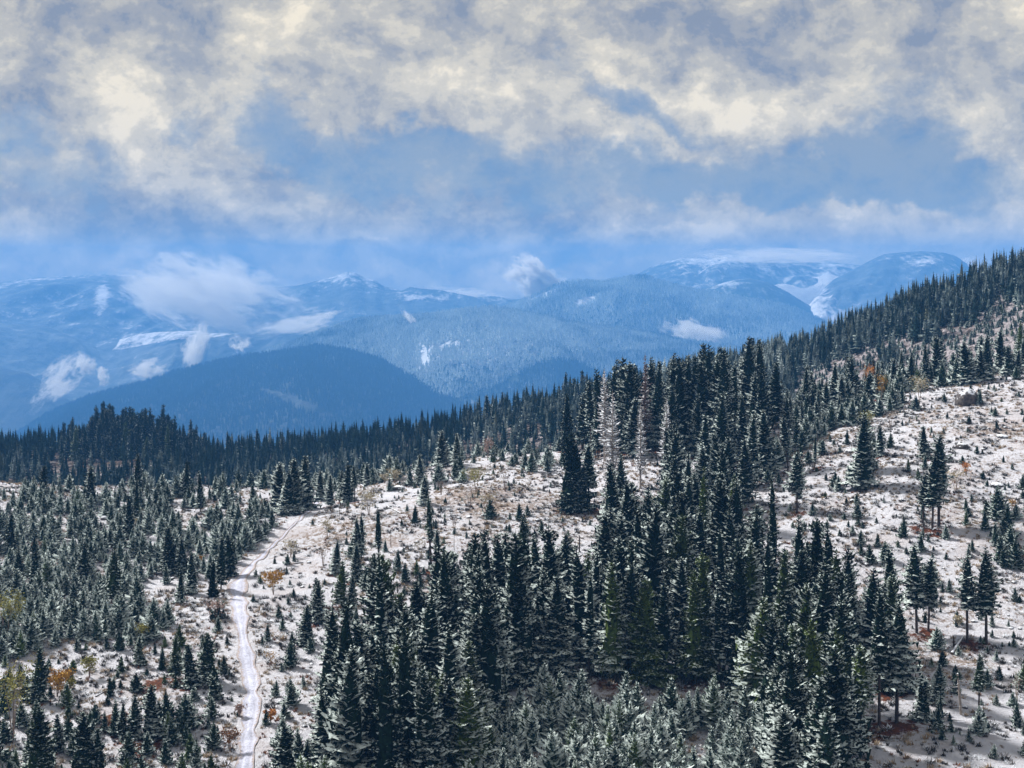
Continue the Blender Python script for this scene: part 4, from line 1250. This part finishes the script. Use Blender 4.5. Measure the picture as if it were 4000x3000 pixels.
for k, (x2, y2) in enumerate(RIDGE_TOPS):
    T_ = rr.uniform(.90, 1.0)
    for _ in range(3):
        p = HR.at(np.array([x2]), np.array([T_]))[0]
    sx_, sy_ = proj(p)
    h = min(max((sy_ - y2) * K / F * p[1], 9.0), 30.0)
    v = MATURE[rr.choice([0, 1, 3, 4, 3])]
    e = bpy.data.objects.new('skyline_spruce', None)
    sc.collection.objects.link(e)
    s = h / v['H']
    e.location = p - np.array((0, 0, .3))
    e.rotation_euler = (0, 0, rr.uniform(0, 6.28))
    e.scale = (s * rr.uniform(1, 1.25), s * rr.uniform(1, 1.25), s)
    if x2 < 420:
        part, base_i = 'the tall clump on the shaded ridge', 0
    elif x2 < 1000:
        part, base_i = 'the low middle of the shaded ridge', 0
    elif x2 < 1300:
        part, base_i = 'the ridge just before the upper stand', 0
    elif x2 < 1800:
        part, base_i = 'the gap beside the upper stand', 0
    else:
        part, base_i = 'the ridge climbing to the corner', 0
    e['_part'] = part
    tag(e, None, 'tree', 'spruces along the skyline of the ridge')
    c = link('crown', v['crown'], parent=e)
    c['frost'], c['warm'] = (.14 if x2 < 1000 else .25 if x2 < 1300 else .42) + rr.uniform(-.06, .06), 0.0
    link('trunk', v['trunk'], parent=e)
sk = [o for o in bpy.data.objects if o.name.startswith('skyline_spruce')]
byp = {}
for o in sk:
    byp.setdefault(o['_part'], []).append(o)
for part, L in byp.items():
    L.sort(key=lambda o: o.location.x / o.location.y)
    for k, o in enumerate(L):
        o['label'] = 'dark skyline spruce, %s from left along %s' % (ORD[k + 1], part)
        del o['_part']

# dead trees of the upper stand
for (c, x, yb, yt, var, lab) in [('C3', 870, 1330, 400, 0, 'pale grey dead spruce with long bare branches, leftmost in the upper stand'),
                                 ('C3', 1110, 1240, 540, 1, 'pale dead spruce with dense frosted twigs between two dark spruces'),
                                 ('C3', 1335, 1180, 450, 1, 'slim pale greenish dead spruce in the middle of the upper stand'),
                                 ('C3', 1150, 930, 75, 2, 'reddish brown dead spruce on the crest among the dark spires'),
                                 ('C3', 800, 1000, 210, 1, 'thin frosted dead spruce behind the leftmost pale one'),
                                 ('B5', 980, 1080, 660, 1, 'grey half-dead spruce in the middle of the bottom stand')]:
    X2, Yb = cr_(c, x, yb)
    p = hit(X2, Yb)
    h = (Yb - cr_(c, x, yt)[1]) * K / F * p[1]
    v = DEAD[var]
    e = bpy.data.objects.new('dead_spruce', None)
    sc.collection.objects.link(e)
    e.location = p
    e.rotation_euler = (0, 0, rr.uniform(0, 6))
    s = h / v['H']
    e.scale = (s * 1.05, s * 1.05, s)
    tag(e, lab, 'dead tree', 'dead spruces among the live ones')
    link('crown', v['crown'], parent=e)
    link('trunk', v['trunk'], parent=e)


# ------------------------------------------------------------------ broadleaved trees and shrubs
def leafy_meshes(seed, H, W, leaf_mat, base=.2, leaves=900, leaf=.16, narrow=False):
    r = random.Random(seed)
    b = MB()
    tips = []
    for k in range(3 if narrow else 5):
        a = r.uniform(0, 6.28)
        tilt = r.uniform(.05, .2) if narrow else r.uniform(.15, .55)
        q = (math.cos(a) * H * tilt * .6, math.sin(a) * H * tilt * .6, H * r.uniform(.75, .95))
        mid = (q[0] * .35, q[1] * .35, H * .45)
        b.tube([(0, 0, -.4), mid, q], [.045 + .004 * H, .03 + .002 * H, .012], 5)
        for j in range(6):
            s = r.uniform(.35, .95)
            base_p = [mid[i] + (q[i] - mid[i]) * s for i in range(3)]
            a2, L = r.uniform(0, 6.28), W * r.uniform(.3, .8)
            t_ = (base_p[0] + math.cos(a2) * L, base_p[1] + math.sin(a2) * L, base_p[2] + L * r.uniform(.2, .7))
            b.tube([base_p, t_], [.018, .007], 4)
            tips.append(t_)
    trunk = b.mesh('broadleaf_trunk', [M['twig']])
    c = MB()
    cl = [(r.gauss(0, .33) * W, r.gauss(0, .33) * W, H * r.uniform(base + .12, .95)) for _ in range(16)] + tips
    for _ in range(leaves):
        q = r.choice(cl)
        p = [q[0] + r.gauss(0, .16) * W, q[1] + r.gauss(0, .16) * W, q[2] + r.gauss(0, .07) * H]
        u = np.array([r.gauss(0, 1) for _ in range(3)])
        u /= np.linalg.norm(u)
        w = np.cross(u, [r.gauss(0, 1) for _ in range(3)])
        w /= np.linalg.norm(w) + 1e-6
        l_ = leaf * r.uniform(.6, 1.4)
        p = np.array(p)
        c.add([tuple(p - u * l_), tuple(p + w * l_ * .6), tuple(p + u * l_), tuple(p - w * l_ * .6)], [(0, 1, 2, 3)])
    return trunk, c.mesh('broadleaf_crown', [leaf_mat])


# x, y foot, y tip, width factor, leaf material, leaves, name, label
LEAFY = [
    ('C2', 150, 1600, 1400, .36, 'yellow_leaf', 900, 'birch_tree', 'golden yellow round-crowned birch beside the snowy track'),
    ('C4', 880, 440, 185, .26, 'orange_leaf', 700, 'larch_tree', 'tall orange larch glowing among snowy spruces on the crest'),
    ('C4', 985, 475, 250, .25, 'yellow_leaf', 350, 'larch_tree', 'thinner tan larch just right of the orange one on the crest'),
    ('C4', 1310, 500, 265, .42, 'pale_leaf', 500, 'bare_shrub', 'rounded pale grey leafless shrub on the right crest'),
    ('C4', 1715, 1130, 1030, .35, 'orange_leaf', 260, 'bush', 'small orange bush clinging to a young spruce on the right slope'),
    ('C4', 1620, 1280, 1090, .42, 'pale_leaf', 320, 'bush', 'straw-coloured see-through bush in the middle of the right slope'),
    ('C4', 860, 760, 560, .25, 'green_leaf', 400, 'willow_shrub', 'olive yellow narrow shrub behind the lone dark spruce on the slope'),
    ('C4', 2110, 1410, 1340, .5, 'yellow_leaf', 200, 'bush', 'small yellow bush near the right edge of the slope'),
    ('C4', 1060, 720, 560, .3, 'twig', 120, 'bare_tree', 'bare grey-brown young tree on the upper open slope'),
    ('C2', 975, 920, 700, .40, 'pale_leaf', 600, 'bush', 'tall beige feathery bush above the very slender spruce'),
    ('C2', 1200, 640, 525, .50, 'pale_leaf', 500, 'bush', 'pale yellow frosted bush on the crest, the larger one'),
    ('C2', 1110, 640, 555, .50, 'pale_leaf', 300, 'bush', 'pale yellow frosted bush on the crest, the smaller left one'),
    ('C2', 1900, 710, 510, .42, 'green_leaf', 700, 'willow_shrub', 'yellow-green willow shrub below the crest above the brown bare trees'),
    ('C2', 1850, 880, 640, .38, 'twig', 160, 'bare_tree', 'bare reddish brown tree under the yellow-green willow shrub'),
    ('C2', 2155, 710, 470, .30, 'twig', 160, 'bare_tree', 'bare brown tree near the top of the clearing by the stand'),
    ('C2', 1600, 740, 620, .40, 'twig', 120, 'bare_tree', 'small bare tree beneath the twin crest spruces'),
    ('C2', 1985, 900, 720, .38, 'pale_leaf', 260, 'bush', 'faint straw-coloured bush right of the bare reddish brown tree'),
    ('C2', 1715, 1060, 940, .40, 'twig', 110, 'bare_tree', 'small umbrella-shaped bare tree in the open clearing'),
    ('C2', 620, 1110, 950, .35, 'pale_leaf', 260, 'bush', 'tan thin bush right of the upper track'),
    ('C2', 300, 1280, 1140, .42, 'pale_leaf', 260, 'bush', 'low straw-coloured bush on the bank right of the track'),
    ('C2', 580, 1370, 1200, .30, 'twig', 90, 'bare_tree', 'thin bare sapling left of the snow-speckled spruce'),
    ('C2', 1425, 1290, 1120, .32, 'pale_leaf', 200, 'bush', 'slim yellowish sapling left of the narrow columnar spruce'),
    ('C2', 2000, 440, 240, .24, 'pink_leaf', 600, 'larch_tree', 'pinkish larch among snowy spruces at the top of the clearing'),
    ('C3', 755, 950, 880, .5, 'orange_leaf', 220, 'bush', 'tiny orange bush at the foot of the upper stand'),
    ('B5', 1360, 450, 375, .28, 'orange_leaf', 320, 'larch_sapling', 'bright orange sapling between dark spruces of the big stand'),
    ('B4', 370, 1200, 1050, .55, 'yellow_leaf', 1100, 'bush', 'big mustard yellow bush right of the cypress-shaped spruce'),
    ('B4', 455, 1150, 1080, .5, 'green_leaf', 400, 'bush', 'small olive bush right of the big mustard yellow bush'),
    ('B4', 580, 1075, 950, .45, 'green_leaf', 500, 'bush', 'dull olive conical bush on the left clearing'),
    ('B4', 245, 800, 740, .4, 'rust_leaf', 240, 'bush', 'small orange-brown bush at the lower edge of the plantation'),
    ('B4', 1300, 330, 290, .6, 'yellow_leaf', 260, 'bush', 'small bright yellow bush at the plantation edge left of the track'),
    ('B4', 870, 110, 40, .5, 'pale_leaf', 300, 'bush', 'tan bush in the small gap of the young plantation'),
    ('B4', 1400, 700, 580, .6, 'pink_leaf', 300, 'bush', 'brownish leafless bush just left of the track bend'),
    ('B4', 920, 840, 730, .5, 'green_leaf', 400, 'bush', 'yellow-green bush behind the single broad spruce'),
    ('B4', 1755, 1370, 1290, .5, 'orange_leaf', 260, 'bush', 'orange bush hugging a small spruce right of the lower track'),
    ('B4', 1490, 1560, 1420, .4, 'rust_leaf', 380, 'bush', 'rusty brown bush on the left verge of the lower track'),
    ('B4', 860, 1600, 1500, .5, 'rust_leaf', 300, 'bush', 'orange-brown bush near the bottom edge of the left clearing'),
    ('B4', 1550, 1330, 1250, .4, 'pink_leaf', 240, 'bush', 'small reddish bush at the left side of the track'),
    ('B4', 1760, 1010, 900, .35, 'yellow_leaf', 160, 'bush', 'sparse yellow bush on the right bank of the track'),
    ('B4', 40, 850, 520, .35, 'green_leaf', 900, 'birch_tree', 'yellow-green birch with white trunk at the left edge'),
    ('B4', 80, 1500, 1000, .28, 'green_leaf', 700, 'birch_tree', 'olive birch with thin white trunk at the lower left edge'),
    ('B4', 340, 420, 330, .5, 'pink_leaf', 300, 'bush', 'pale pinkish leafless bush inside the young plantation'),
    ('B4', 250, 280, 190, .35, 'pink_leaf', 300, 'bush', 'pink-brown thin bush in the upper young plantation'),
    ('B6', 1790, 730, 680, .6, 'pale_leaf', 240, 'bush', 'tuft-like straw bush left of the pair of bare-trunked spruces'),
    ('C5', 1640, 880, 800, .6, 'pale_leaf', 260, 'bush', 'low straw tussock left of the thin bare-trunked spruce'),
    ('C5', 2150, 1560, 1310, .2, 'twig', 80, 'bare_tree', 'thin bare sapling near the bottom right corner'),
]
for i, (c, x, yb, yt, wf, mt, nl_, nm, lab) in enumerate(LEAFY):
    X2, Yb = cr_(c, x, yb)
    p = hit(X2, Yb)
    h = (Yb - cr_(c, x, yt)[1]) * K / F * p[1]
    tm, cm = leafy_meshes(800 + i, h, h * wf, M[mt], base=.15 if 'bush' in nm else .3, leaves=nl_, leaf=.17 if nl_ > 200 else .12, narrow='larch' in nm)
    e = bpy.data.objects.new(nm, None)
    sc.collection.objects.link(e)
    e.location = p
    tag(e, lab, {'birch_tree': 'birch', 'larch_tree': 'larch', 'larch_sapling': 'larch', 'bare_tree': 'bare tree'}.get(nm, 'shrub'), 'autumn shrubs and saplings on the hillside')
    link('trunk' if 'tree' in nm or 'sapling' in nm else 'stem', tm, parent=e)
    link('crown' if 'tree' in nm or 'sapling' in nm else 'foliage', cm, parent=e)


# ------------------------------------------------------------------ rocks, logs, snags
def rock_mesh(seed, sx, sy, sz):
    r = random.Random(seed)
    import bmesh
    bm = bmesh.new()
    bmesh.ops.create_icosphere(bm, subdivisions=3, radius=1.0)
    ox, oy = r.uniform(0, 50), r.uniform(0, 50)
    for v in bm.verts:
        d = 1 + 0.55 * float(fbm(np.array(v.co.x * 1.2 + ox + v.co.z), np.array(v.co.y * 1.2 + oy - v.co.z), 4))
        v.co = v.co * d
        v.co.x, v.co.y, v.co.z = v.co.x * sx, v.co.y * sy, max(-.3, v.co.z) * sz
    me = bpy.data.meshes.new('rock')
    bm.to_mesh(me)
    bm.free()
    me.materials.append(M['rock'])
    return me


for i, (c, x, y, w, hh, lab) in enumerate([
        ('C4', 1720, 500, 190, 150, 'huge snow-capped boulder with a dark hollow on the crest of the slope'),
        ('C4', 700, 930, 90, 40, 'low dark rock left of the lone dark spruce on the slope'),
        ('C4', 1680, 880, 100, 50, 'flat dark rock on the middle right of the open slope'),
        ('C4', 2020, 790, 100, 26, 'long thin dark rock slab near the right edge'),
        ('C4', 1980, 1210, 110, 30, 'snow-edged rock slab low on the right slope'),
        ('C4', 700, 680, 80, 50, 'snowy rock on the upper left of the open slope'),
        ('C4', 1560, 980, 90, 40, 'dark rock beside the bare-trunked cluster on the slope'),
        ('C2', 1230, 690, 110, 46, 'dark stones under the pale yellow bushes on the crest'),
        ('C2', 1840, 935, 50, 22, 'dark stone under the bare reddish brown tree'),
        ('C5', 1700, 1590, 60, 30, 'dark low boulder right of the grey snag foot'),
        ('C1', 900, 950, 60, 36, 'dark rock in the gap of the young plantation'),
        ('C1', 2040, 880, 40, 30, 'small dark rock on the bank by the plantation edge')]):
    X2, Y2 = cr_(c, x, y)
    p = hit(X2, Y2)
    s = RC[c][2] / 3.90625 / F * p[1]
    me = rock_mesh(900 + i, w * s * .55, w * s * .5, hh * s * .75)
    o = link('boulder' if w > 150 else 'rock', me)
    o.location = p
    o.rotation_euler = (0, 0, i * 1.3)
    tag(o, lab, 'rock', 'rocks on the snowy slope')


def pole(name, p, h, lean, rad, lab, mat='bark', stubs=0, top=0, cat='dead tree'):
    r = random.Random(int(abs(p[0]) * 10))
    b = MB()
    b.tube([(0, 0, -.4), (lean * h * .5, 0, h * .5), (lean * h, 0, h)], [rad, rad * .85, rad * .6], 8)
    e = link(name, b.mesh(name, [M[mat]]))
    e.location = p
    tag(e, lab, cat, 'standing snags and poles')
    for k in range(stubs):
        z = h * r.uniform(.4, .98)
        a, L = r.uniform(0, 6.28), r.uniform(.4, 1.1)
        sb = MB()
        sb.tube([(lean * z, 0, z), (lean * z + math.cos(a) * L, math.sin(a) * L, z - .1 * L)], [rad * .35, .02], 5)
        link('branch', sb.mesh('snag_branch', [M[mat]]), parent=e)
    if top:
        sb = MB()
        for k in range(9):
            a = k * .7
            sb.tube([(lean * h, 0, h * top), (lean * h + math.cos(a) * .95, math.sin(a) * .95, h * top - .15)], [.09, .03], 5)
        link('branch', sb.mesh('snag_whorl', [M['spruce']]), parent=e)
    return e


for (c, x, yb, yt, lean, rad, st, tp_, lab) in [
        ('C5', 1670, 1640, 1285, -.09, .22, 4, .93, 'grey broken snag with a small cross-shaped tuft at its top'),
        ('C5', 1605, 1055, 970, 0, .17, 0, 0, 'short dark broken stump beside the leaning log'),
        ('C4', 425, 860, 740, 0, .10, 0, 0, 'thin dead pole above the small pointed spruce on the slope'),
        ('C4', 235, 1040, 900, .03, .16, 1, 0, 'slim dark snag right of the bare-trunked spruce on the slope'),
        ('C4', 1940, 300, 250, 0, .12, 0, 0, 'short black post on the skyline near the right crest'),
        ('C4', 1875, 375, 310, 0, .07, 0, 0, 'thin stick standing above the huge boulder'),
        ('C2', 1165, 1190, 1060, 0, .07, 0, 0, 'thin pale stick in the middle of the clearing'),
        ('C2', 2030, 1080, 1035, 0, .12, 2, 0, 'short broken stub near the right of the clearing'),
        ('C2', 1460, 1200, 1150, 0, .12, 0, 0, 'short dark stub left of the narrow columnar spruce'),
        ('C2', 1712, 1220, 1090, 0, .07, 0, 0, 'thin pole above the stand shoulder in the clearing'),
        ('C2', 1225, 1590, 1510, -.05, .14, 0, 0, 'short dark snag above the left part of the big stand'),
        ('C2', 720, 920, 850, 0, .06, 1, 0, 'thin dark stick right of the upper track'),
        ('B5', 1543, 260, 150, 0, .16, 0, 0, 'dark standing pole right of the bell-shaped spruce'),
        ('C5', 1275, 1340, 1150, .02, .07, 1, 0, 'thin grey pole on the snow right of the stand edge'),
        ('B4', 735, 1400, 1340, 0, .08, 0, 0, 'thin dark post left of the lower dark group')]:
    X2, Yb = cr_(c, x, yb)
    p = hit(X2, Yb)
    pole('snag', p, (Yb - cr_(c, x, yt)[1]) * K / F * p[1], lean, rad, lab, 'dead' if rad > .2 else 'bark', st, tp_)

for (c, x0, y0, x1, y1, rad, lab) in [
        ('C5', 1590, 1130, 1690, 985, .28, 'snowy fallen log leaning up towards the dark stump'),
        ('C5', 1310, 200, 1460, 268, .16, 'thin fallen trunk lying across the upper right slope'),
        ('C5', 1690, 1590, 1530, 1600, .12, 'thin fallen pole right of the grey snag foot'),
        ('C2', 905, 655, 965, 700, .22, 'snowy fallen log near the lone crest spruce'),
        ('C2', 1130, 840, 1310, 940, .18, 'long snow-covered log lying in the upper clearing'),
        ('C1', 830, 905, 1010, 860, .30, 'snow-covered log in the plantation gap'),
        ('C2', 330, 1340, 410, 1325, .14, 'short dark log on the bank right of the track'),
        ('C2', 960, 1640, 1010, 1560, .12, 'thin pale fallen stick below the very slender spruce'),
        ('C4', 560, 1660, 420, 1600, .14, 'fallen log among the trees at the left of the slope'),
        ('C3', 2110, 1500, 2150, 1290, .14, 'pale leaning dead trunk at the right edge of the upper stand'),
        ('B6', 1060, 1500, 1130, 1460, .14, 'thin fallen branch on the snow below the stand edge'),
        ('B4', 620, 1200, 720, 1150, .14, 'thin dark fallen log in the left clearing')]:
    a, b_ = hit(*cr_(c, x0, y0)), hit(*cr_(c, x1, y1))
    d = b_ - a
    b = MB()
    b.tube([(0, 0, rad * .7), tuple(d * .5 + np.array((0, 0, rad))), tuple(d + np.array((0, 0, rad * .8)))], [rad, rad * .85, rad * .5], 8)
    o = link('fallen_log', b.mesh('fallen_log', [M['log']]))
    o.location = a
    tag(o, lab, 'log', 'fallen logs on the snow')


# ------------------------------------------------------------------ low scrub, tussocks and stones on the slope (uncountable)
def tuft(seed, mat, n_=26, h=.5, w=.35):
    r = random.Random(seed)
    b = MB()
    for _ in range(n_):
        a, l_ = r.uniform(0, 6.28), h * r.uniform(.5, 1.2)
        x, y = r.gauss(0, w * .4), r.gauss(0, w * .4)
        dx, dy = math.cos(a), math.sin(a)
        t_ = .05 + .06 * r.random()
        b.add([(x - dy * t_, y + dx * t_, -.05), (x + dy * t_, y - dx * t_, -.05), (x + dx * w, y + dy * w, l_)], [(0, 1, 2)])
    return b.mesh('tuft_%d' % seed, [mat])


def stone(seed):
    me = rock_mesh(seed, .5, .45, .35)
    me.name = 'stone_%d' % seed
    return me


def scrub_pts(k, seed, seg):
    r = np.random.RandomState(seed)
    D = np.sqrt(r.uniform(165 ** 2, 415 ** 2, k))
    x2 = r.uniform(-60, 2270, k)
    X = (x2 * K - 512) / F * D
    m_ = fbm(X / 12 + seed, D / 12, 3) > seg
    X, D = X[m_], D[m_]
    Z = zat(X, D)
    y2 = (HY - F * Z / D) / K
    x2 = (512 + F * X / D) / K
    txx = np.interp(-y2, [-t[1] for t in TRACK], [t[0] for t in TRACK])
    m_ = (np.abs(x2 - txx) > 24) | (y2 < 1070)
    return np.stack([X, D, Z], 1)[m_], r


M['heath'] = simple_mat('dark_heath_twigs', (0.022, 0.020, 0.018), (0.10, 0.075, 0.055), 2.5, snow=.35)
M['straw'] = simple_mat('dry_straw_grass', (0.26, 0.18, 0.11), (0.52, 0.42, 0.30), 2.0, snow=.3)
M['rust'] = simple_mat('rusty_dry_stalks', (0.14, 0.05, 0.025), (0.30, 0.13, 0.06), 2.0)
heath = [tuft(1, M['heath']), tuft(2, M['heath'], 40, .6, .6), tuft(3, M['heath'], 30, .35, .7)]
straw = [tuft(4, M['straw'], 34, .55, .4), tuft(5, M['straw'], 30, .4, .6), tuft(6, M['straw'], 24, .5, .4), tuft(8, M['straw'], 30, .3, .5), tuft(9, M['rust'], 20, .4, .35)]
P_, r = scrub_pts(19000, 61, -0.04)
scatter('heath_scrub', P_, heath, r.uniform(.4, 1.3, len(P_)) ** 1.0, r.rand(len(P_)), r.rand(len(P_)), r, 'dark low heath scrub poking through the snow', 'scrub')
P_, r = scrub_pts(24000, 62, -0.06)
scatter('dry_grass', P_, straw, r.uniform(.4, 1.2, len(P_)), r.rand(len(P_)), r.rand(len(P_)), r, 'straw-coloured dry grass tussocks in the thin snow', 'grass')
P_, r = scrub_pts(1400, 63, 0.02)
scatter('scattered_stones', P_, [stone(71), stone(72)], r.uniform(.4, 1.2, len(P_)), r.rand(len(P_)), r.rand(len(P_)), r, 'small snow-topped stones strewn over the slope', 'stones')
P_, r = scrub_pts(1500, 64, -0.05)
scatter('seedling_spruces', P_, [YOUNG[0]['both'], YOUNG[2]['both'], YOUNG[3]['both']], r.uniform(.09, .26, len(P_)), np.clip(r.normal(.42, .2, len(P_)), 0, 1), (r.rand(len(P_)) < .1) * .6, r, 'knee-high spruce seedlings dotted over the snowy slopes', 'seedlings')

# ------------------------------------------------------------------ drifting mist and the haze
def mist_mat(name, dens, scale, thr, seed, soft=0.25, col=(1.0, 0.97, 0.92)):
    m = bpy.data.materials.new(name)
    m.use_nodes = True
    g = NT(m.node_tree)
    g.n.clear()
    out = g.new('ShaderNodeOutputMaterial')
    pv = g.new('ShaderNodeVolumePrincipled')
    pv.inputs['Color'].default_value = col + (1,)
    pv.inputs['Anisotropy'].default_value = 0.2
    tc = g.new('ShaderNodeTexCoord')
    o = tc.outputs['Object']
    _, wv = g.noise(g.vm('ADD', o, (seed * 3.3, seed, 0)), 1.5, 5, .65)
    q = g.vm('ADD', o, g.vm('SCALE', g.vm('SUBTRACT', wv, (.5, .5, .5)), 3.0))
    ln = g.new('ShaderNodeVectorMath', operation='LENGTH')
    g.put(ln.inputs[0], q)
    n1, _ = g.noise(g.vm('ADD', q, (seed * 1.7, 0, seed)), scale, 7, .7)
    f = g.m('SUBTRACT', g.m('ADD', g.m('MULTIPLY', g.m('SUBTRACT', n1, 0.5), 3.6), g.m('MULTIPLY', g.m('SUBTRACT', 1.0, ln.outputs['Value']), 1.5)), thr - 0.12)
    lo = g.new('ShaderNodeVectorMath', operation='LENGTH')
    g.put(lo.inputs[0], o)
    rim = g.ss(lo.outputs['Value'], 0.6, 0.97, 1.0, 0.0)
    d_ = g.m('MULTIPLY', g.m('MULTIPLY', g.ss(f, 0.0, soft + 0.2), rim), dens * 8.0 / FS)
    g.put(pv.inputs['Density'], d_)
    g.l.new(pv.outputs[0], out.inputs['Volume'])
    m.cycles.volume_step_rate = 1.0
    return m


def mist(x2, y2, D, rx, ry, rot, depth, dens, scale, thr, label, seed, soft=.3, name='mist_plume'):
    import bmesh
    me = bpy.data.meshes.new(name)
    bm = bmesh.new()
    bmesh.ops.create_icosphere(bm, subdivisions=3, radius=1.0)
    bm.to_mesh(me)
    bm.free()
    o = link(name, me, mist_mat('mist_%d' % seed, dens, scale, thr, seed, soft))
    D = D * FS
    o.location = world(x2, y2, D)
    s = K / F * D
    o.scale = (rx * s, depth * FS, ry * s)
    o.rotation_euler = (0, math.radians(rot), 0)
    tag(o, label, 'mist', 'wisps of mist drifting over the wooded hills')
    return o


MIST = [
    (120, 828, 5100, 115, 46, -42, 180, 0.0040, 2.6, .80, 'large cream mist plume rising behind the dark hill at far left', 1),
    (172, 785, 5200, 36, 46, -70, 90, 0.0060, 2.0, .70, 'upright tongue of mist above the large plume at far left', 2),
    (222, 812, 5100, 18, 30, 0, 60, 0.0100, 1.6, .66, 'small cone-shaped mist puff right of the large plume', 3),
    (322, 800, 5000, 66, 34, -12, 90, 0.0070, 2.8, .80, 'ragged cream mist puff resting on the dark hill skyline', 4),
    (420, 752, 5300, 40, 74, 20, 105, 0.0045, 1.7, .66, 'rounded grey mist column left of centre behind the dark hill', 5),
    (520, 745, 5400, 34, 28, 40, 75, 0.0055, 1.9, .75, 'small slanting mist wisp on the hill skyline', 6),
    (470, 632, 6500, 260, 100, 20, 850, 0.0009, 2.2, .66, 'big grey cloud bank hanging in front of the far left mountain', 7),
    (330, 664, 6700, 110, 26, 30, 195, 0.0036, 1.7, .68, 'bright diagonal streak of mist across the far left mountain', 8),
    (1155, 604, 6800, 92, 60, 28, 240, 0.0095, 1.9, .58, 'brightest cream cloud clinging to the left flank of the domed hill', 9),
    (895, 700, 5450, 72, 14, 55, 90, 0.0050, 2.1, .75, 'thin slanting mist streak over the broad frosted hill', 10),
    (1500, 722, 5750, 100, 46, 20, 240, 0.0022, 1.6, .70, 'soft white mist patch above the right end of the frosted hill', 11),
    (1690, 556, 7600, 230, 30, 2, 600, 0.0016, 3.0, .80, 'long cream cloud cap lying on the far right mountains', 12),
    (640, 700, 5900, 150, 40, -10, 300, 0.0018, 1.9, .75, 'thin veil of mist trailing below the grey cloud bank', 13),
    (2085, 580, 7800, 44, 26, -30, 180, 0.0040, 1.8, .70, 'small cloud tuft on the right shoulder of the domed mountain', 14),
    (990, 640, 8000, 130, 26, 0, 500, 0.0014, 1.9, .70, 'pale low cloud behind the long ridge left of the bright plume', 15),
]
for i, a in enumerate(MIST):
    mist(*a[:10], a[10], a[11])

me = bpy.data.meshes.new('haze')
X0, X1, Y0, Y1, Z0, Z1 = -12000, 12000, -400, 15500, -1200, 285
me.from_pydata([(X0, Y0, Z0), (X1, Y0, Z0), (X1, Y1, Z0), (X0, Y1, Z0), (X0, Y0, Z1), (X1, Y0, Z1), (X1, Y1, Z1), (X0, Y1, Z1)], [],
               [(0, 3, 2, 1), (4, 5, 6, 7), (0, 1, 5, 4), (1, 2, 6, 5), (2, 3, 7, 6), (3, 0, 4, 7)])
hz = bpy.data.materials.new('haze_air')
hz.use_nodes = True
g = NT(hz.node_tree)
g.n.clear()
out = g.new('ShaderNodeOutputMaterial')
pv = g.new('ShaderNodeVolumePrincipled')
pv.inputs['Color'].default_value = HAZE_COLOR + (1,)
pv.inputs['Density'].default_value = HAZE_DENSITY
pv.inputs['Anisotropy'].default_value = 0.0
g.l.new(pv.outputs[0], out.inputs['Volume'])
tag(link('haze', me, hz), kind='stuff')
print('trees', len(trees), {k: len(v) for k, v in rest_all.items()})
